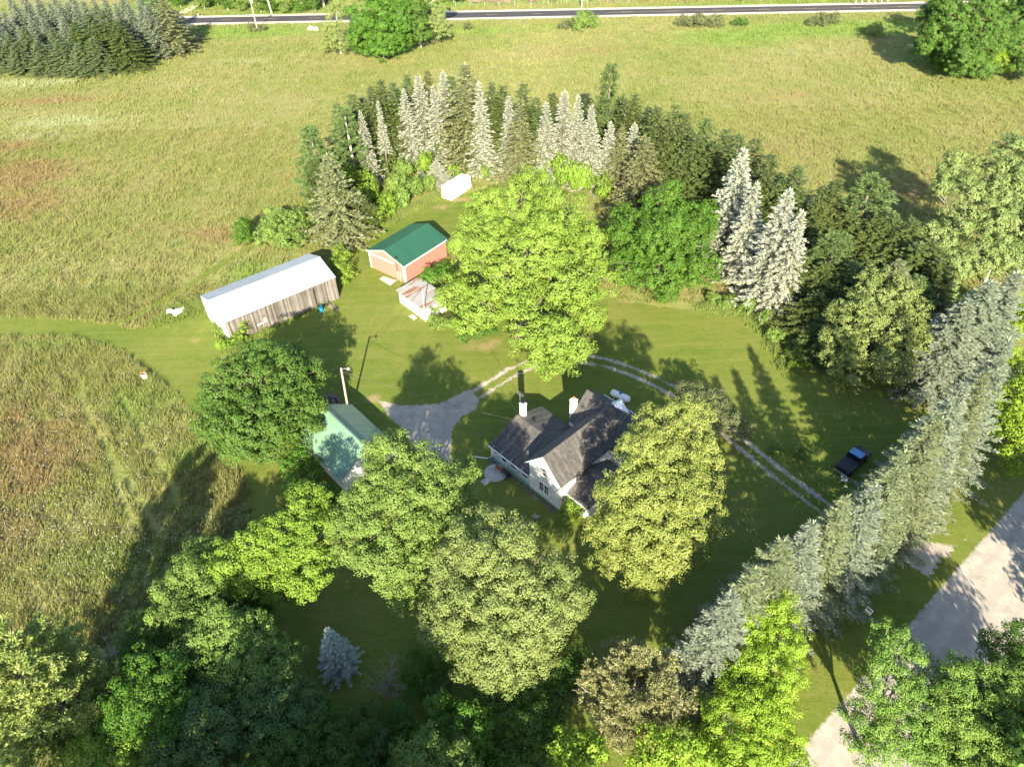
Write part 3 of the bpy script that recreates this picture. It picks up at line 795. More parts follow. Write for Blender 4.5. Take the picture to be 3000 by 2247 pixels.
flat('barn_apron', [(1112, 819), (1124, 810), (1162, 823), (1143, 837)], .012, .07, M_CONC)
flat('shed_step', [(1196, 926), (1211, 923), (1222, 932), (1212, 939)], .012, .07, M_CONC)

def stones(name, line, n, w, r, label, seed=1, tall=.5):
    rg = np.random.default_rng(seed); L = np.array(line, float); seg = np.r_[0, np.cumsum(np.hypot(*np.diff(L, axis=0).T))]
    mb = MB()
    for k in range(n):
        s_ = rg.uniform(0, seg[-1]); p = np.array([np.interp(s_, seg, L[:, 0]), np.interp(s_, seg, L[:, 1])]) + rg.normal(0, w, 2)
        rr = r * rg.uniform(.5, 1.3); m = 6; h = rr * rg.uniform(.5, 1.1) * tall * 2
        ring = [(p[0] + rr * rg.uniform(.75, 1.1) * math.cos(6.283 * j / m), p[1] + rr * rg.uniform(.75, 1.1) * math.sin(6.283 * j / m)) for j in range(m)]
        i = len(mb.v)
        mb.v += [(*q, 0.0) for q in ring] + [(p[0] + (q[0] - p[0]) * .6, p[1] + (q[1] - p[1]) * .6, h) for q in ring]
        for j in range(m): mb.f.append((i + j, i + (j + 1) % m, i + m + (j + 1) % m, i + m + j))
        mb.f.append(tuple(range(i + m, i + 2 * m)))
    return tag(mb.build(name, M_STONE), label, 'stones', None, 'stuff')
stones('stone_border', [hp(-7.3, -.5), hp(-6.0, -.45)], 26, .16, .17, 'loose stones around the corner of the teal wing', 2)
stones('stone_border', [hp(-3.0, -.42), hp(0, -.45), hp(4.6, -.5)], 150, .13, .15, 'bed of loose brown stones along the farmhouse wall', 3)
stones('rock_pile', [at(945, 1172)[:2], at(985, 1180)[:2]], 26, .5, .38, 'pile of dark rocks behind the green roofed garage', 4, .9)
stones('brick_heap', [at(962, 893)[:2], at(985, 905)[:2]], 34, .35, .16, 'heap of old bricks and scrap by the blue barrel', 5, .7)

# barrel grill and smoker
def grill(name, label, p, rz, lidmat):
    g_ = thing(name, label, 'grill', (*p, .13), rz)
    mb = MB(); mb.lathe([(0, -.5), (.27, -.5), (.27, .5), (0, .5)], (0, 0, .85), 16, 'x'); mb.build('firebox', lidmat, g_)
    for x in (-.4, .4):
        for y in (-.2, .2):
            mb = MB(); mb.tube([(x, y * 1.2, 0), (x, y, .72)], .025, 6); mb.build('leg', M_BLACK, g_)
    mb = MB(); mb.box(.52, .85, -.22, .22, .82, .86); mb.build('side_shelf', M_BLACK, g_)
    mb = MB(); mb.tube([(-.3, .05, 1.1), (-.3, .05, 1.5)], .05, 8); mb.build('chimney', M_BLACK, g_)
    return g_
grill('barrel_grill', 'black and rust barrel grill standing on the round patio', hp(-4.35, -1.0), HA + .2, M_RUST)
grill('barbecue_grill', 'black barbecue grill at the edge of the patio by the teal wall', hp(-3.15, -.95), HA - .1, M_BLACK)
# lawn chairs
def lawn_chair(label, p, rz, mat, name='lawn_chair'):
    t = thing(name, label, 'chair', (*p, 0), rz)
    mb = MB()
    for k in range(6): mb.hexa([(-.28, -.25 + k * .09, .38), (.28, -.25 + k * .09, .38), (.28, -.18 + k * .09, .38), (-.28, -.18 + k * .09, .38), (-.28, -.25 + k * .09, .41), (.28, -.25 + k * .09, .41), (.28, -.18 + k * .09, .41), (-.28, -.18 + k * .09, .41)])
    mb.build('seat', mat, t)
    mb = MB()
    for k in range(6): mb.hexa([(-.27 + k * .093, .28, .40), (-.2 + k * .093, .28, .40), (-.2 + k * .093, .32, .40), (-.27 + k * .093, .32, .40), (-.27 + k * .093, .55, 1.0), (-.2 + k * .093, .55, 1.0), (-.2 + k * .093, .58, 1.0), (-.27 + k * .093, .58, 1.0)])
    mb.build('backrest', mat, t)
    for x in (-.3, .3):
        for y0, y1 in ((-.3, -.25), (.42, .28)):
            mb = MB(); mb.tube([(x, y0, 0), (x, y1, .6)], .022, 6); mb.build('leg', mat, t)
        mb = MB(); mb.box(x - .04, x + .04, -.3, .3, .6, .63); mb.build('armrest', mat, t)
    return t
lawn_chair('grey lawn chair standing alone on the shaded lawn below the farmhouse', at(1571, 1519)[:2], 2.4, simple('grey_resin', (.30, .31, .33), .6))
lawn_chair('white slatted lawn chair standing at the tail of the black pickup', at(2472, 1412)[:2], .9, M_WHITE)

# propane tank
a, b_ = np.array([13.75, 73.55]), np.array([16.13, 71.7]); d = b_ - a
tank = thing('propane_tank', 'white propane tank on blocks behind the farmhouse', 'tank', (*((a + b_) / 2), 0), math.atan2(d[1], d[0]))
mb = MB(); r_ = .49; Lh = 1.52
prof = [(0, -Lh)] + [(r_ * math.sin(w), -Lh + r_ * .8 * (1 - math.cos(w))) for w in np.linspace(.3, math.pi / 2, 6)]
prof += [(q[0], -q[1]) for q in prof[::-1]]
mb.lathe(prof, (0, 0, .82), 24, 'x'); mb.build('shell', M_TRIM, tank, True)
mb = MB(); mb.lathe([(.2, 1.28), (.21, 1.42), (.15, 1.5), (0, 1.52)], (0, 0, 0), 16); mb.build('valve_dome', simple('blue_dome', (.05, .13, .30), .5), tank)
for x in (-.8, .8):
    mb = MB(); mb.box(x - .1, x + .1, -.38, .38, 0, .36); mb.build('support_block', M_CONC, tank)

# pickup truck
tr_ = thing('pickup_truck', 'black pickup truck with covered bed and sky reflection painted blue on its cab roof parked beside the spruces', 'pickup truck', (40.15, 57.85, 0), .67)
M_CAR = simple('black_car_paint', (.012, .013, .016), .18, var=.1, spec=.6)
M_COVER = simple('dark_vinyl_bed_cover', (.022, .024, .032), .55, var=.15)
M_SKYPAINT, nt, b = newmat('blue_tinted_glass'); b.inputs['Base Color'].default_value = (.07, .25, .50, 1); b.inputs['Roughness'].default_value = .08; b.inputs['Specular IOR Level'].default_value = .9  # sky reflection put into the base colour as glossy blue
mb = MB(); mb.hexa([(.05, -.95, .42), (5.35, -.93, .42), (5.35, .93, .42), (.05, .95, .42), (.0, -.98, 1.12), (3.75, -.98, 1.10), (3.75, .98, 1.10), (.0, .98, 1.12)])
mb.hexa([(3.75, -.97, .42), (5.4, -.92, .42), (5.4, .92, .42), (3.75, .97, .42), (3.752, -.96, 1.12), (5.36, -.86, 1.0), (5.36, .86, 1.0), (3.752, .96, 1.12)]); mb.build('body', M_CAR, tr_)
mb = MB(); mb.hexa([(.06, -.88, 1.125), (2.35, -.88, 1.125), (2.35, .88, 1.125), (.06, .88, 1.125), (.08, -.85, 1.17), (2.33, -.85, 1.19), (2.33, .85, 1.19), (.08, .85, 1.17)]); mb.build('bed_cover', M_COVER, tr_)
mb = MB(); mb.hexa([(2.38, -.92, 1.12), (4.15, -.92, 1.12), (4.15, .92, 1.12), (2.38, .92, 1.12), (2.52, -.84, 1.72), (3.72, -.84, 1.74), (3.72, .84, 1.74), (2.52, .84, 1.72)]); cabn = mb.build('cab', M_CAR, tr_)
mb = MB(); mb.hexa([(2.54, -.82, 1.735), (3.68, -.82, 1.752), (3.68, .82, 1.752), (2.54, .82, 1.735), (2.56, -.80, 1.765), (3.66, -.80, 1.778), (3.66, .80, 1.778), (2.56, .80, 1.765)]); mb.build('painted_sky_panel', M_SKYPAINT, cabn)  # cab roof panel carrying the painted blue sky reflection
mb = MB(); mb.hexa([(2.395, -.75, 1.2), (2.41, .75, 1.2), (2.41, .75, 1.2), (2.395, -.75, 1.2), (2.56, -.64, 1.66), (2.56, .64, 1.66), (2.57, .64, 1.66), (2.57, -.64, 1.66)]); mb.build('rear_window', M_GLASS, cabn)
mb = MB(); mb.face((4.14, -.84, 1.16), (4.14, .84, 1.16), (3.745, .78, 1.70), (3.745, -.78, 1.70)); mb.build('windshield', M_GLASS, cabn)
for y, s_ in ((-.985, -1), (.985, 1)):
    for x in (.95, 4.45):
        mb = MB(); i0 = len(mb.v)
        for yy in (y - .10 * (s_ < 0) - .0, y + .10 * (s_ > 0)): pass
        mb.prism([(x + .38 * math.cos(w), y - .12 * s_, .38 + .38 * math.sin(w)) for w in np.linspace(0, 2 * math.pi, 20, endpoint=False)], (0, .20 * s_, 0)); wh = mb.build('wheel', M_BLACK, tr_)
        mb = MB(); mb.prism([(x + .2 * math.cos(w), y + .081 * s_, .38 + .2 * math.sin(w)) for w in np.linspace(0, 2 * math.pi, 14, endpoint=False)], (0, .015 * s_, 0)); mb.build('rim', M_STEEL, wh)
mb = MB(); mb.box(-.04, .0, -.86, .86, .55, 1.1); mb.build('tailgate', M_CAR, tr_)
mb = MB(); mb.box(-.2, -.041, -.9, .9, .42, .56); mb.build('bumper', M_STEEL, tr_)
M_TAIL = simple('red_lamp_lens', (.25, .02, .015), .3)
for y in (-.94, .87):
    mb = MB(); mb.box(-.045, .02, y, y + .07, .68, 1.05); mb.build('tail_lamp', M_TAIL, tr_)

# barrels, scrap, bench, ladder, sign, mailbox
def barrel(name, label, p, out, inn, r=.30, h=.9):
    t = thing(name, label, 'barrel', (*p, 0))
    mb = MB(); mb.lathe([(0, .02), (r, .02), (r, h * .33), (r + .015, h * .34), (r, h * .36), (r, h * .66), (r + .015, h * .67), (r, h * .69), (r, h), (r - .02, h)], (0, 0, 0), 24); mb.build('shell', out, t)
    mb = MB(); mb.lathe([(r - .02, h), (r - .025, h * .35), (0, h * .34)], (0, 0, 0), 24); mb.build('inside', inn, t)
M_BLUEP = simple('blue_plastic', (.015, .25, .52), .45, var=.06)
barrel('barrel', 'bright blue open plastic barrel by the barn wall', at(942, 912)[:2], M_BLUEP, simple('blue_plastic_inside', (.01, .14, .30), .5), .31, 1.0)
barrel('burn_barrel', 'white barrel with rusty red inside at the edge of the tall meadow', at(426, 1107)[:2], M_WHITE, simple('rusty_red_inside', (.42, .11, .06), .8), .40, .85)
def scrap(label, p, rz, l, w, tilt):
    t = MB(); n = 10
    for k in range(n):
        x0, x1 = -l / 2 + l * k / n, -l / 2 + l * (k + 1) / n; z0 = .5 + .25 * math.sin(k * .5); z1 = .5 + .25 * math.sin((k + 1) * .5)
        t.hexa([(x0, -w / 2, z0 - tilt), (x1, -w / 2, z1 - tilt), (x1, w / 2, z1 + tilt), (x0, w / 2, z0 + tilt), (x0, -w / 2, z0 - tilt + .02), (x1, -w / 2, z1 - tilt + .02), (x1, w / 2, z1 + tilt + .02), (x0, w / 2, z0 + tilt + .02)])
    o = t.build('metal_sheet', M_WHITE); o.location = (*p, 0); o.rotation_euler = (0, 0, rz)
    return tag(o, label, 'metal sheet', 'white scrap sheets in the weeds')
scrap('white bent scrap sheet lying flat in the weeds left of the barn', at(505, 921)[:2], .15, 1.5, .8, .12)
scrap('narrow white scrap sheet standing up in the weeds near the barn end', at(528, 920)[:2], 1.05, 2.3, .6, .3)
be = thing('plank_bench', 'long white plank bench with a leaning white board under the olive spruce', 'bench', (*at(1056, 702)[:2], 0), .04)
mb = MB(); mb.box(-1.85, 1.85, -.12, .12, .38, .44); mb.build('seat', M_WHITE, be)
for x in (-1.5, 1.5):
    mb = MB(); mb.box(x - .06, x + .06, -.12, .12, 0, .379); mb.build('leg', M_WHITE, be)
mb = MB(); mb.hexa([(.25, .14, .0), (.75, .14, .0), (.75, .19, .0), (.25, .19, .0), (.0, .6, 1.35), (.45, .6, 1.25), (.45, .65, 1.25), (.0, .65, 1.35)]); mb.build('backrest', M_WHITE, be)
la = thing('ladder', 'short weathered ladder leaning on the red barn corner', 'ladder', (*at(1170, 825)[:2], 0), .8886 - math.pi / 2)
mb = MB(); mb.tube([(-.35, 0, 0), (-.35, .45, 2.1)], .035, 6); mb.build('rail', M_POLE, la)
mb = MB(); mb.tube([(.35, 0, 0), (.35, .45, 2.1)], .035, 6); mb.build('rail', M_POLE, la)
for k in range(6):
    f = .12 + k * .15
    mb = MB(); mb.tube([(-.35, .45 * f, 2.1 * f), (.35, .45 * f, 2.1 * f)], .022, 6); mb.build('rung', M_POLE, la)
sa, sb = at(2540, 1776, 1.05)[:2], at(2558, 1790, 1.05)[:2]; d = sb - sa
sg = thing('yard_sign', 'small white yard sign with a dark band on the verge of the gravel road', 'sign', (*((sa + sb) / 2), 0), math.atan2(d[1], d[0]))
w = np.linalg.norm(d) / 2
mb = MB(); mb.hexa([(-w, -.16, .35), (w, -.16, .35), (w, -.13, .35), (-w, -.13, .35), (-w, .1, 1.0), (w, .1, 1.0), (w, .13, 1.0), (-w, .13, 1.0)]); mb.build('board', M_WHITE, sg)
M_BAND = simple('dark_sign_band', (.06, .06, .07), .6)
for f0, f1 in ((.55, .82), (.10, .18)):
    y = lambda f: -.163 + .26 * f; z = lambda f: .35 + .65 * f
    mb = MB(); mb.face((-w * .86, y(f0) - .003, z(f0)), (w * .8, y(f0) - .003, z(f0)), (w * .8, y(f1) - .003, z(f1)), (-w * .86, y(f1) - .003, z(f1))); mb.build('band', M_BAND, sg)
for x in (-w + .03, w - .03):
    mb = MB(); mb.tube([(x, -.12, 0), (x, -.02, .6)], .018, 6); mb.build('leg', M_STEEL, sg)
mbx = thing('mailbox', 'dark mailbox on a pale post beside the dirt track by the far road', 'mailbox', (*at(581, 50)[:2], 0))
mb = MB(); mb.box(-.08, .08, -.08, .08, 0, 1.1); mb.build('post', M_WHITE, mbx)
mb = MB(); mb.prism([(-.28 * 1, .2 * math.cos(w), 1.25 + .22 * math.sin(w)) for w in np.linspace(0, math.pi, 8)] + [(-.28, -.2, 1.1), (-.28, .2, 1.1)], (.56, 0, 0)); mb.build('box', M_BLACK, mbx)
def boulder(label, p, r):
    rg = np.random.default_rng(int(r * 100)); mb = MB()
    mb.lathe([(0, -.1), (r, 0), (r * 1.05, r * .35), (r * .8, r * .75), (r * .35, r * .95), (0, r)], (0, 0, 0), 12)
    mb.v = [(x * (1 + rg.normal(0, .05)), y * (.8 + rg.normal(0, .05)), z * (1 + rg.normal(0, .05))) for x, y, z in mb.v]
    o = mb.build('boulder', M_SHOULDER, None, True); o.location = (*p, 0); return tag(o, label, 'boulder', 'pale boulders by the far road')
boulder('larger pale boulder on the verge of the far road', at(911, 88)[:2], 1.15)
boulder('smaller pale boulder touching the larger one by the far road', at(926, 89)[:2], .95)

# poles and wires
def pole(name, label, base, top, r0, r1, cat='utility pole'):
    t = thing(name, label, cat, (*base[:2], 0)); tp = np.array(top) - np.array([*base[:2], 0])
    mb = MB(); mb.tube([(0, 0, -.1), tp * .5, tp], [r0, (r0 + r1) / 2, r1], 12); mb.build('post', M_POLE, t)
    return t, tp
pb = at(1025, 1228); ptop = at(999, 1079, 9.0)
t, tp = pole('light_pole', 'tall wooden yard light pole behind the green roofed garage', pb, ptop, .16, .12, 'light pole')
mb = MB(); mb.tube([tp + (0, 0, -.25), tp + (.35, -.1, .0), tp + (.85, -.2, .08)], .03, 6); ar = mb.build('arm', M_STEEL, t)
mb = MB(); mb.lathe([(0, .14), (.12, .12), (.2, .02), (.16, -.1), (0, -.14)], tuple(tp + (.98, -.22, .05)), 14); mb.build('lamp_head', M_TRIM, ar)
spb, spt = at(1246.5, 943), at(1237.3, 846, 6.35)
t, sp_ = pole('service_pole', 'thin pale pole standing against the white shed corner', spb, spt, .09, .07)
rp1b = at(754.8, 91); rp1t = np.array([*rp1b[:2], 11.5])
t, q = pole('utility_pole', 'utility pole with a transformer standing on the near verge of the far road', rp1b, rp1t, .17, .12)
mb = MB(); mb.lathe([(0, 8.2), (.26, 8.2), (.28, 8.3), (.28, 9.1), (.2, 9.2), (0, 9.2)], (.42, 0, 0), 14); mb.build('transformer', M_STEEL, t)
mb = MB(); mb.box(-1.1, 1.1, -.06, .06, 10.8, 10.95); mb.build('crossarm', M_POLE, t)
rp2b = at(1704, 25); rp2t = np.array([*rp2b[:2], 11.5])
t, q = pole('utility_pole', 'utility pole across the far road behind the round roadside bush', rp2b, rp2t, .17, .12)
mb = MB(); mb.lathe([(0, 3.4), (.25, 3.4), (.27, 3.5), (.27, 4.3), (.2, 4.4), (0, 4.4)], (.38, -.1, 0), 14); mb.build('transformer', M_TRIM, t)
mb = MB(); mb.box(-1.1, 1.1, -.06, .06, 10.8, 10.95); mb.build('crossarm', M_POLE, t)
def wire(label, a, b_, sag, r=.02):
    a, b_ = np.array(a, float), np.array(b_, float); P = [a + (b_ - a) * f - np.array([0, 0, sag * 4 * f * (1 - f)]) for f in np.linspace(0, 1, 16)]
    mb = MB(); mb.tube(P, r, 5); return tag(mb.build('overhead_wire', M_WIRE), label, 'wire')
hw = np.array([*hp(-7.05, 3.9), 4.25])
wire('overhead wire sagging from the yard light pole to the farmhouse wing', ptop - (0, 0, .5), hw, .5)
wire('overhead wire from the yard light pole to the thin pole by the white shed', ptop - (0, 0, .4), spt, .6)
wire('overhead wire from the farmhouse wing into the big tree by the garage', hw, (*at(1240, 1330, 6.0)[:2], 6.2), .3)
wire('overhead wire from the farmhouse wing up into the big yellow-green tree', np.array([*hp(-6.9, 4.9), 4.5]), (*at(1395, 1020, 6.5)[:2], 6.5), .3)
for k in (-1.0, 1.0):
    wire('%s road wire running between the two utility poles' % ('near' if k < 0 else 'far'), rp1t + (k, 0, -.5), rp2t + (k, 0, -.5), 1.2, .018)
    wire('%s road wire running away from the transformer pole past the plantation' % ('near' if k < 0 else 'far'), rp1t + (k, 0, -.5), rp1t + (-85, 3 + k, -.5), 1.2, .018)
fe = thing('wire_fence', 'wire fence with pale wooden posts along the far side of the road', 'fence', (0, 0, 0))
fpts = [at(x, y)[:2] for x, y in ((1335, 20), (1378, 19.5), (1420, 19), (1462, 18.4), (1508, 17.5), (1556, 17), (1606, 16), (1660, 15), (1720, 14), (1780, 12.5), (1840, 11.5))]
for p in fpts:
    mb = MB(); mb.tube([(*p, 0), (*p, 1.5)], .09, 6); mb.build('post', DEADW, fe)
for h in (.5, .9, 1.3):
    mb = MB(); mb.tube([(*p, h) for p in fpts], .012, 4); mb.build('strand', M_STEEL, fe)

# ------------------------------------------------------------------ plants
def unit(v): return v / (np.linalg.norm(v, axis=-1, keepdims=True) + 1e-9)

def leaf_quads(P, N, size, tint, rg, aspect=.8):
    """one small pointed leaf blade per point: centre P, normal N"""
    n = len(P)
    A = unit(np.cross(N, rg.normal(size=(n, 3)))); B = np.cross(unit(N), A)
    s = (size * rg.uniform(.65, 1.3, n))[:, None]
    fold = unit(N) * s * .12
    V = np.stack([P - A * s * .5, P - B * s * aspect * .5 + fold, P + A * s * .5, P + B * s * aspect * .5 + fold], 1).reshape(-1, 3)
    F = np.arange(4 * n).reshape(n, 4)
    return V, F, tint

def crown_mesh(name, lobes, cr, leaf, dens, seed, flat=.8, droop=0.0, ragged=.25, gap=0.0):
    """lobes: (x, y, z, R) - leaf clumps over the shells of a crown's limbs"""
    rg = np.random.default_rng(seed); L0 = np.array(lobes, float); cr = cr * 1.1; leaf = leaf * .8; L = []
    for x, y, z, R in L0:
        L.append((x, y, z, R * .95))
        for q in range(4 if R > 1.3 else 2):
            d = unit(rg.normal(size=3) + np.array([0, 0, .25])); L.append((x + d[0] * R * .78, y + d[1] * R * .78, z + d[2] * R * .78 * flat, R * rg.uniform(.34, .52)))
    L = np.array(L)
    PP, NN, TT = [], [], []
    for li, (x, y, z, R) in enumerate(L):
        nc = max(5, int(4.6 * (R / cr) ** 2 * (1 - gap)))
        d = unit(rg.normal(size=(nc, 3))); d = d[(d[:, 2] > -.55) | (rg.uniform(size=nc) < .4)]; nc = len(d)
        lump = 1 + ragged * np.sin(d[:, 0] * 3.1 + li) * np.cos(d[:, 1] * 2.7 + li * 2) 
        rad = R * rg.uniform(.12, 1.04, nc) ** .5 * lump
        c = np.array([x, y, z]) + d * rad[:, None] * np.array([1, 1, flat])
        inside = np.zeros(nc, bool)
        for lj, (a, b_, e, Q) in enumerate(L):
            if lj != li: inside |= (np.linalg.norm((c - (a, b_, e)) / (1, 1, flat), axis=1) < Q * .5)
        c, d = c[~inside], d[~inside]; nc = len(c)
        if nc == 0: continue
        crs = cr * rg.uniform(.6, 1.25, nc)
        nl = np.maximum(6, (dens * 8.5 * (crs / leaf) ** 2).astype(int))
        idx = np.repeat(np.arange(nc), nl); n = len(idx)
        e = unit(rg.normal(size=(n, 3)) + d[idx] * .55 + np.array([0, 0, .35]))
        p = c[idx] + e * (crs[idx] * rg.uniform(.15, 1.0, n) ** .5)[:, None] * np.array([1, 1, .72])
        if droop: p[:, 2] -= droop * np.linalg.norm(p[:, :2] - c[idx][:, :2], axis=1) ** 1.3
        nn = unit(e * .8 + d[idx] * .45 + np.array([0, -.22, .30]) + rg.normal(size=(n, 3)) * .30)
        ct = rg.uniform(0, 1, nc)
        PP.append(p); NN.append(nn); TT.append(np.clip(ct[idx] * .55 + rg.uniform(0, .5, n), 0, 1))
    P, N, T = np.concatenate(PP), np.concatenate(NN), np.concatenate(TT)
    ok = P[:, 2] > .12
    V, F, T = leaf_quads(P[ok], N[ok], leaf, T[ok], rg)
    return mesh_np(name, V, F, {'tint': ('FACE', T)})

def limb_mesh(name, lobes, r0, seed, split=.32, base=(0, 0), sides=7):
    rg = np.random.default_rng(seed); mb = MB(); L = np.array(lobes, float)
    top = L[np.argmax(L[:, 2])]; H = top[2]
    fork = np.array([(base[0] + L[:, 0].mean()) / 2, (base[1] + L[:, 1].mean()) / 2, H * split])
    b0 = np.array([*base, -.1])
    mb.tube([b0, b0 + (0, 0, .35), (b0 + fork) / 2 + rg.normal(0, .1, 3) * (1, 1, 0), fork], [r0 * 1.35, r0, r0 * .85, r0 * .72], sides + 2)
    for x, y, z, R in L:
        e = np.array([x, y, z + R * .15]); m = fork + (e - fork) * .5 + np.array([0, 0, .12 * np.linalg.norm(e - fork)]) + rg.normal(0, .25, 3)
        mb.tube([fork - (0, 0, r0 * .5), m, e], [r0 * .5, r0 * .3, r0 * .14], sides)
        for k in range(int(3 + R)):
            d = unit(rg.normal(size=3) + (0, 0, .25)); s_ = m + (e - m) * rg.uniform(.2, 1)
            q = e + d * R * rg.uniform(.6, .95) * np.array([1, 1, .8]); mid = (s_ + q) / 2 + rg.normal(0, .12 * R * .4, 3)
            mb.tube([s_, mid, q], [r0 * .16, r0 * .10, r0 * .035], 5)
    return mb.mesh(name, True)

def set_mat(o, m):
    o.material_slots[0].link = 'OBJECT'; o.material_slots[0].material = m

def leafy(name, label, lobes_px, mat, cr=.9, leaf=.28, dens=.55, seed=1, r0=.35, flat=.8, bark=None, droop=0.0, base=None, cat='tree', group=None, split=.32, ragged=.25, gap=0.0):
    """a broadleaf plant from its limbs, given as (photo x, photo y, height, radius)"""
    W = np.array([[*at(x, y, z), R] for x, y, z, R in lobes_px])
    root = np.average(W[:, :2], axis=0, weights=W[:, 3]) if base is None else at(*base)[:2]
    W[:, :2] -= root
    t = thing(name, label, cat, (*root, 0), 0, group)
    link('crown' if cat == 'tree' else 'foliage', crown_mesh('crown', W, cr, leaf, dens, seed, flat, droop, ragged, gap), mat, t)
    link('trunk' if cat == 'tree' else 'stem', limb_mesh('trunk', W, r0, seed, split), bark or BARK, t)
    return t

# ---- spruces and firs
def spruce_mesh(seed, h=18.0, r=4.0, droop=.25, tw=.17, dens=1.0, levels=46, shape=.85, bare=.05, hang=.25, up=.2):
    rg = np.random.default_rng(seed); PB, PT, WD, TI = [], [], [], []
    for li in range(levels):
        f = bare + (1 - bare) * (li + rg.uniform(-.3, .3)) / levels; f = min(max(f, bare), .985)
        z = h * f; env = r * (1 - f) ** shape * (.85 + .15 * math.sin(li * 1.7 + seed)) + .12
        nb = int(rg.integers(5, 8) if f < .8 else rg.integers(4, 6)); a0 = rg.uniform(0, 6.28)
        for k in range(nb):
            L = env * rg.uniform(.72, 1.1); a = a0 + 6.283 * k / nb + rg.normal(0, .22)
            o = np.array([math.cos(a), math.sin(a), 0]); s_ = np.array([-math.sin(a), math.cos(a), 0])
            n = int((L / .26 + 3) * dens); t = np.linspace(.14, 1, n) + rg.uniform(-.02, .02, n)
            zz = z - droop * L * t * (1.25 - up * 2.2 * t * t) + up * L * .0
            p = o * (L * t)[:, None]; p[:, 2] = zz
            for sgn in (-1, 1):
                tl = (.24 + .36 * L * (1 - t * .82) * .55) * rg.uniform(.7, 1.2, n)
                ang = R_(52) * rg.uniform(.7, 1.15, n)
                dv = o * np.cos(ang)[:, None] + s_ * (sgn * np.sin(ang))[:, None]; dv[:, 2] -= hang * rg.uniform(.2, 1.6, n) - .12
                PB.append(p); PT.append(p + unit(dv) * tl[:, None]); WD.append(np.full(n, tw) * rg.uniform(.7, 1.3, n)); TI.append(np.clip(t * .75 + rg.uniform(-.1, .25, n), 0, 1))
            # sprays standing off the top of the branch, and the branch's own tip
            m = max(2, n // 2); ti = rg.uniform(.3, 1, m); q = o * (L * ti)[:, None]; q[:, 2] = z - droop * L * ti * (1.25 - up * 2.2 * ti * ti)
            dv = o * .75 + rg.normal(0, .3, (m, 3)); dv[:, 2] += .35
            PB.append(q); PT.append(q + unit(dv) * rg.uniform(.22, .5, m)[:, None]); WD.append(np.full(m, tw)); TI.append(np.clip(ti + rg.uniform(0, .2, m), 0, 1))
    PB.append(np.array([[0, 0, h * .97]])); PT.append(np.array([[0, 0, h + .3]])); WD.append(np.array([.16])); TI.append(np.array([.9]))
    B, T, W, TI = np.concatenate(PB), np.concatenate(PT), np.concatenate(WD), np.concatenate(TI)
    ax = unit(T - B); ref = unit(np.cross(ax, np.array([0, 0, 1.]) + rg.normal(0, .45, B.shape)))
    M = B + (T - B) * .5
    V = np.stack([B, M - ref * W[:, None] * .5, T, M + ref * W[:, None] * .5], 1).reshape(-1, 3)
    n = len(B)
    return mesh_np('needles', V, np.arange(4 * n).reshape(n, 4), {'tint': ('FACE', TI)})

def pine_mesh(seed, h=17.0, r=5.0, levels=15, tufts=13, needles=13, nl=.42, nw=.10, bare=.12, rise=.35, shape=.7, topr=.12, limbs=None):
    """plumed pine: needle tufts round the ends of rising branches"""
    rg = np.random.default_rng(seed); C_, D_, TI = [], [], []
    for li in range(levels):
        f = bare + (.98 - bare) * (li + rg.uniform(-.3, .3)) / (levels - 1); f = min(max(f, bare), .98)
        env = r * ((1 - f) ** shape * (1 - topr) + topr) * (1 if f > bare + .12 else .8); nb = int(rg.integers(5, 7)); a0 = rg.uniform(0, 6.28)
        for k in range(nb):
            L = env * rg.uniform(.65, 1.12); a = a0 + 6.283 * k / nb + rg.normal(0, .2); z = h * f
            o = np.array([math.cos(a), math.sin(a), 0]); s_ = np.array([-math.sin(a), math.cos(a), 0])
            if limbs is not None and f < .7: limbs.append(((0, 0, z), tuple(o * L * .55 + (0, 0, z + rise * L * .3)), tuple(o * L + (0, 0, z + rise * L * .75))))
            m = int(tufts * (.4 + .6 * L / r)) + 2
            t = rg.uniform(.35, 1.0, m) ** .8
            side = rg.normal(0, .17, m) * L * (1.15 - t * .5)
            p = o * (L * t)[:, None] + s_ * side[:, None]; p[:, 2] = z + rise * L * t ** 1.6 * .75 + rg.normal(0, .12, m)
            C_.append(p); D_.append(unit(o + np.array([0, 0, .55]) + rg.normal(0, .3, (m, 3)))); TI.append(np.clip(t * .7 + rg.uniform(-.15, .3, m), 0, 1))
    Cc, D, T = np.concatenate(C_), np.concatenate(D_), np.concatenate(TI)
    idx = np.repeat(np.arange(len(Cc)), needles); n = len(idx)
    d = unit(D[idx] * .8 + rg.normal(size=(n, 3)) * .75); l = nl * rg.uniform(.7, 1.25, n)
    B = Cc[idx] + rg.normal(0, .07, (n, 3)); E = B + d * l[:, None]; M = B + (E - B) * .6
    ref = unit(np.cross(d, rg.normal(size=(n, 3)))); w = nw * rg.uniform(.7, 1.3, n)
    V = np.stack([B, M - ref * w[:, None] * .5, E, M + ref * w[:, None] * .5], 1).reshape(-1, 3)
    return mesh_np('needles', V, np.arange(4 * n).reshape(n, 4), {'tint': ('FACE', np.clip(T[idx] + rg.uniform(-.15, .15, n), 0, 1))})

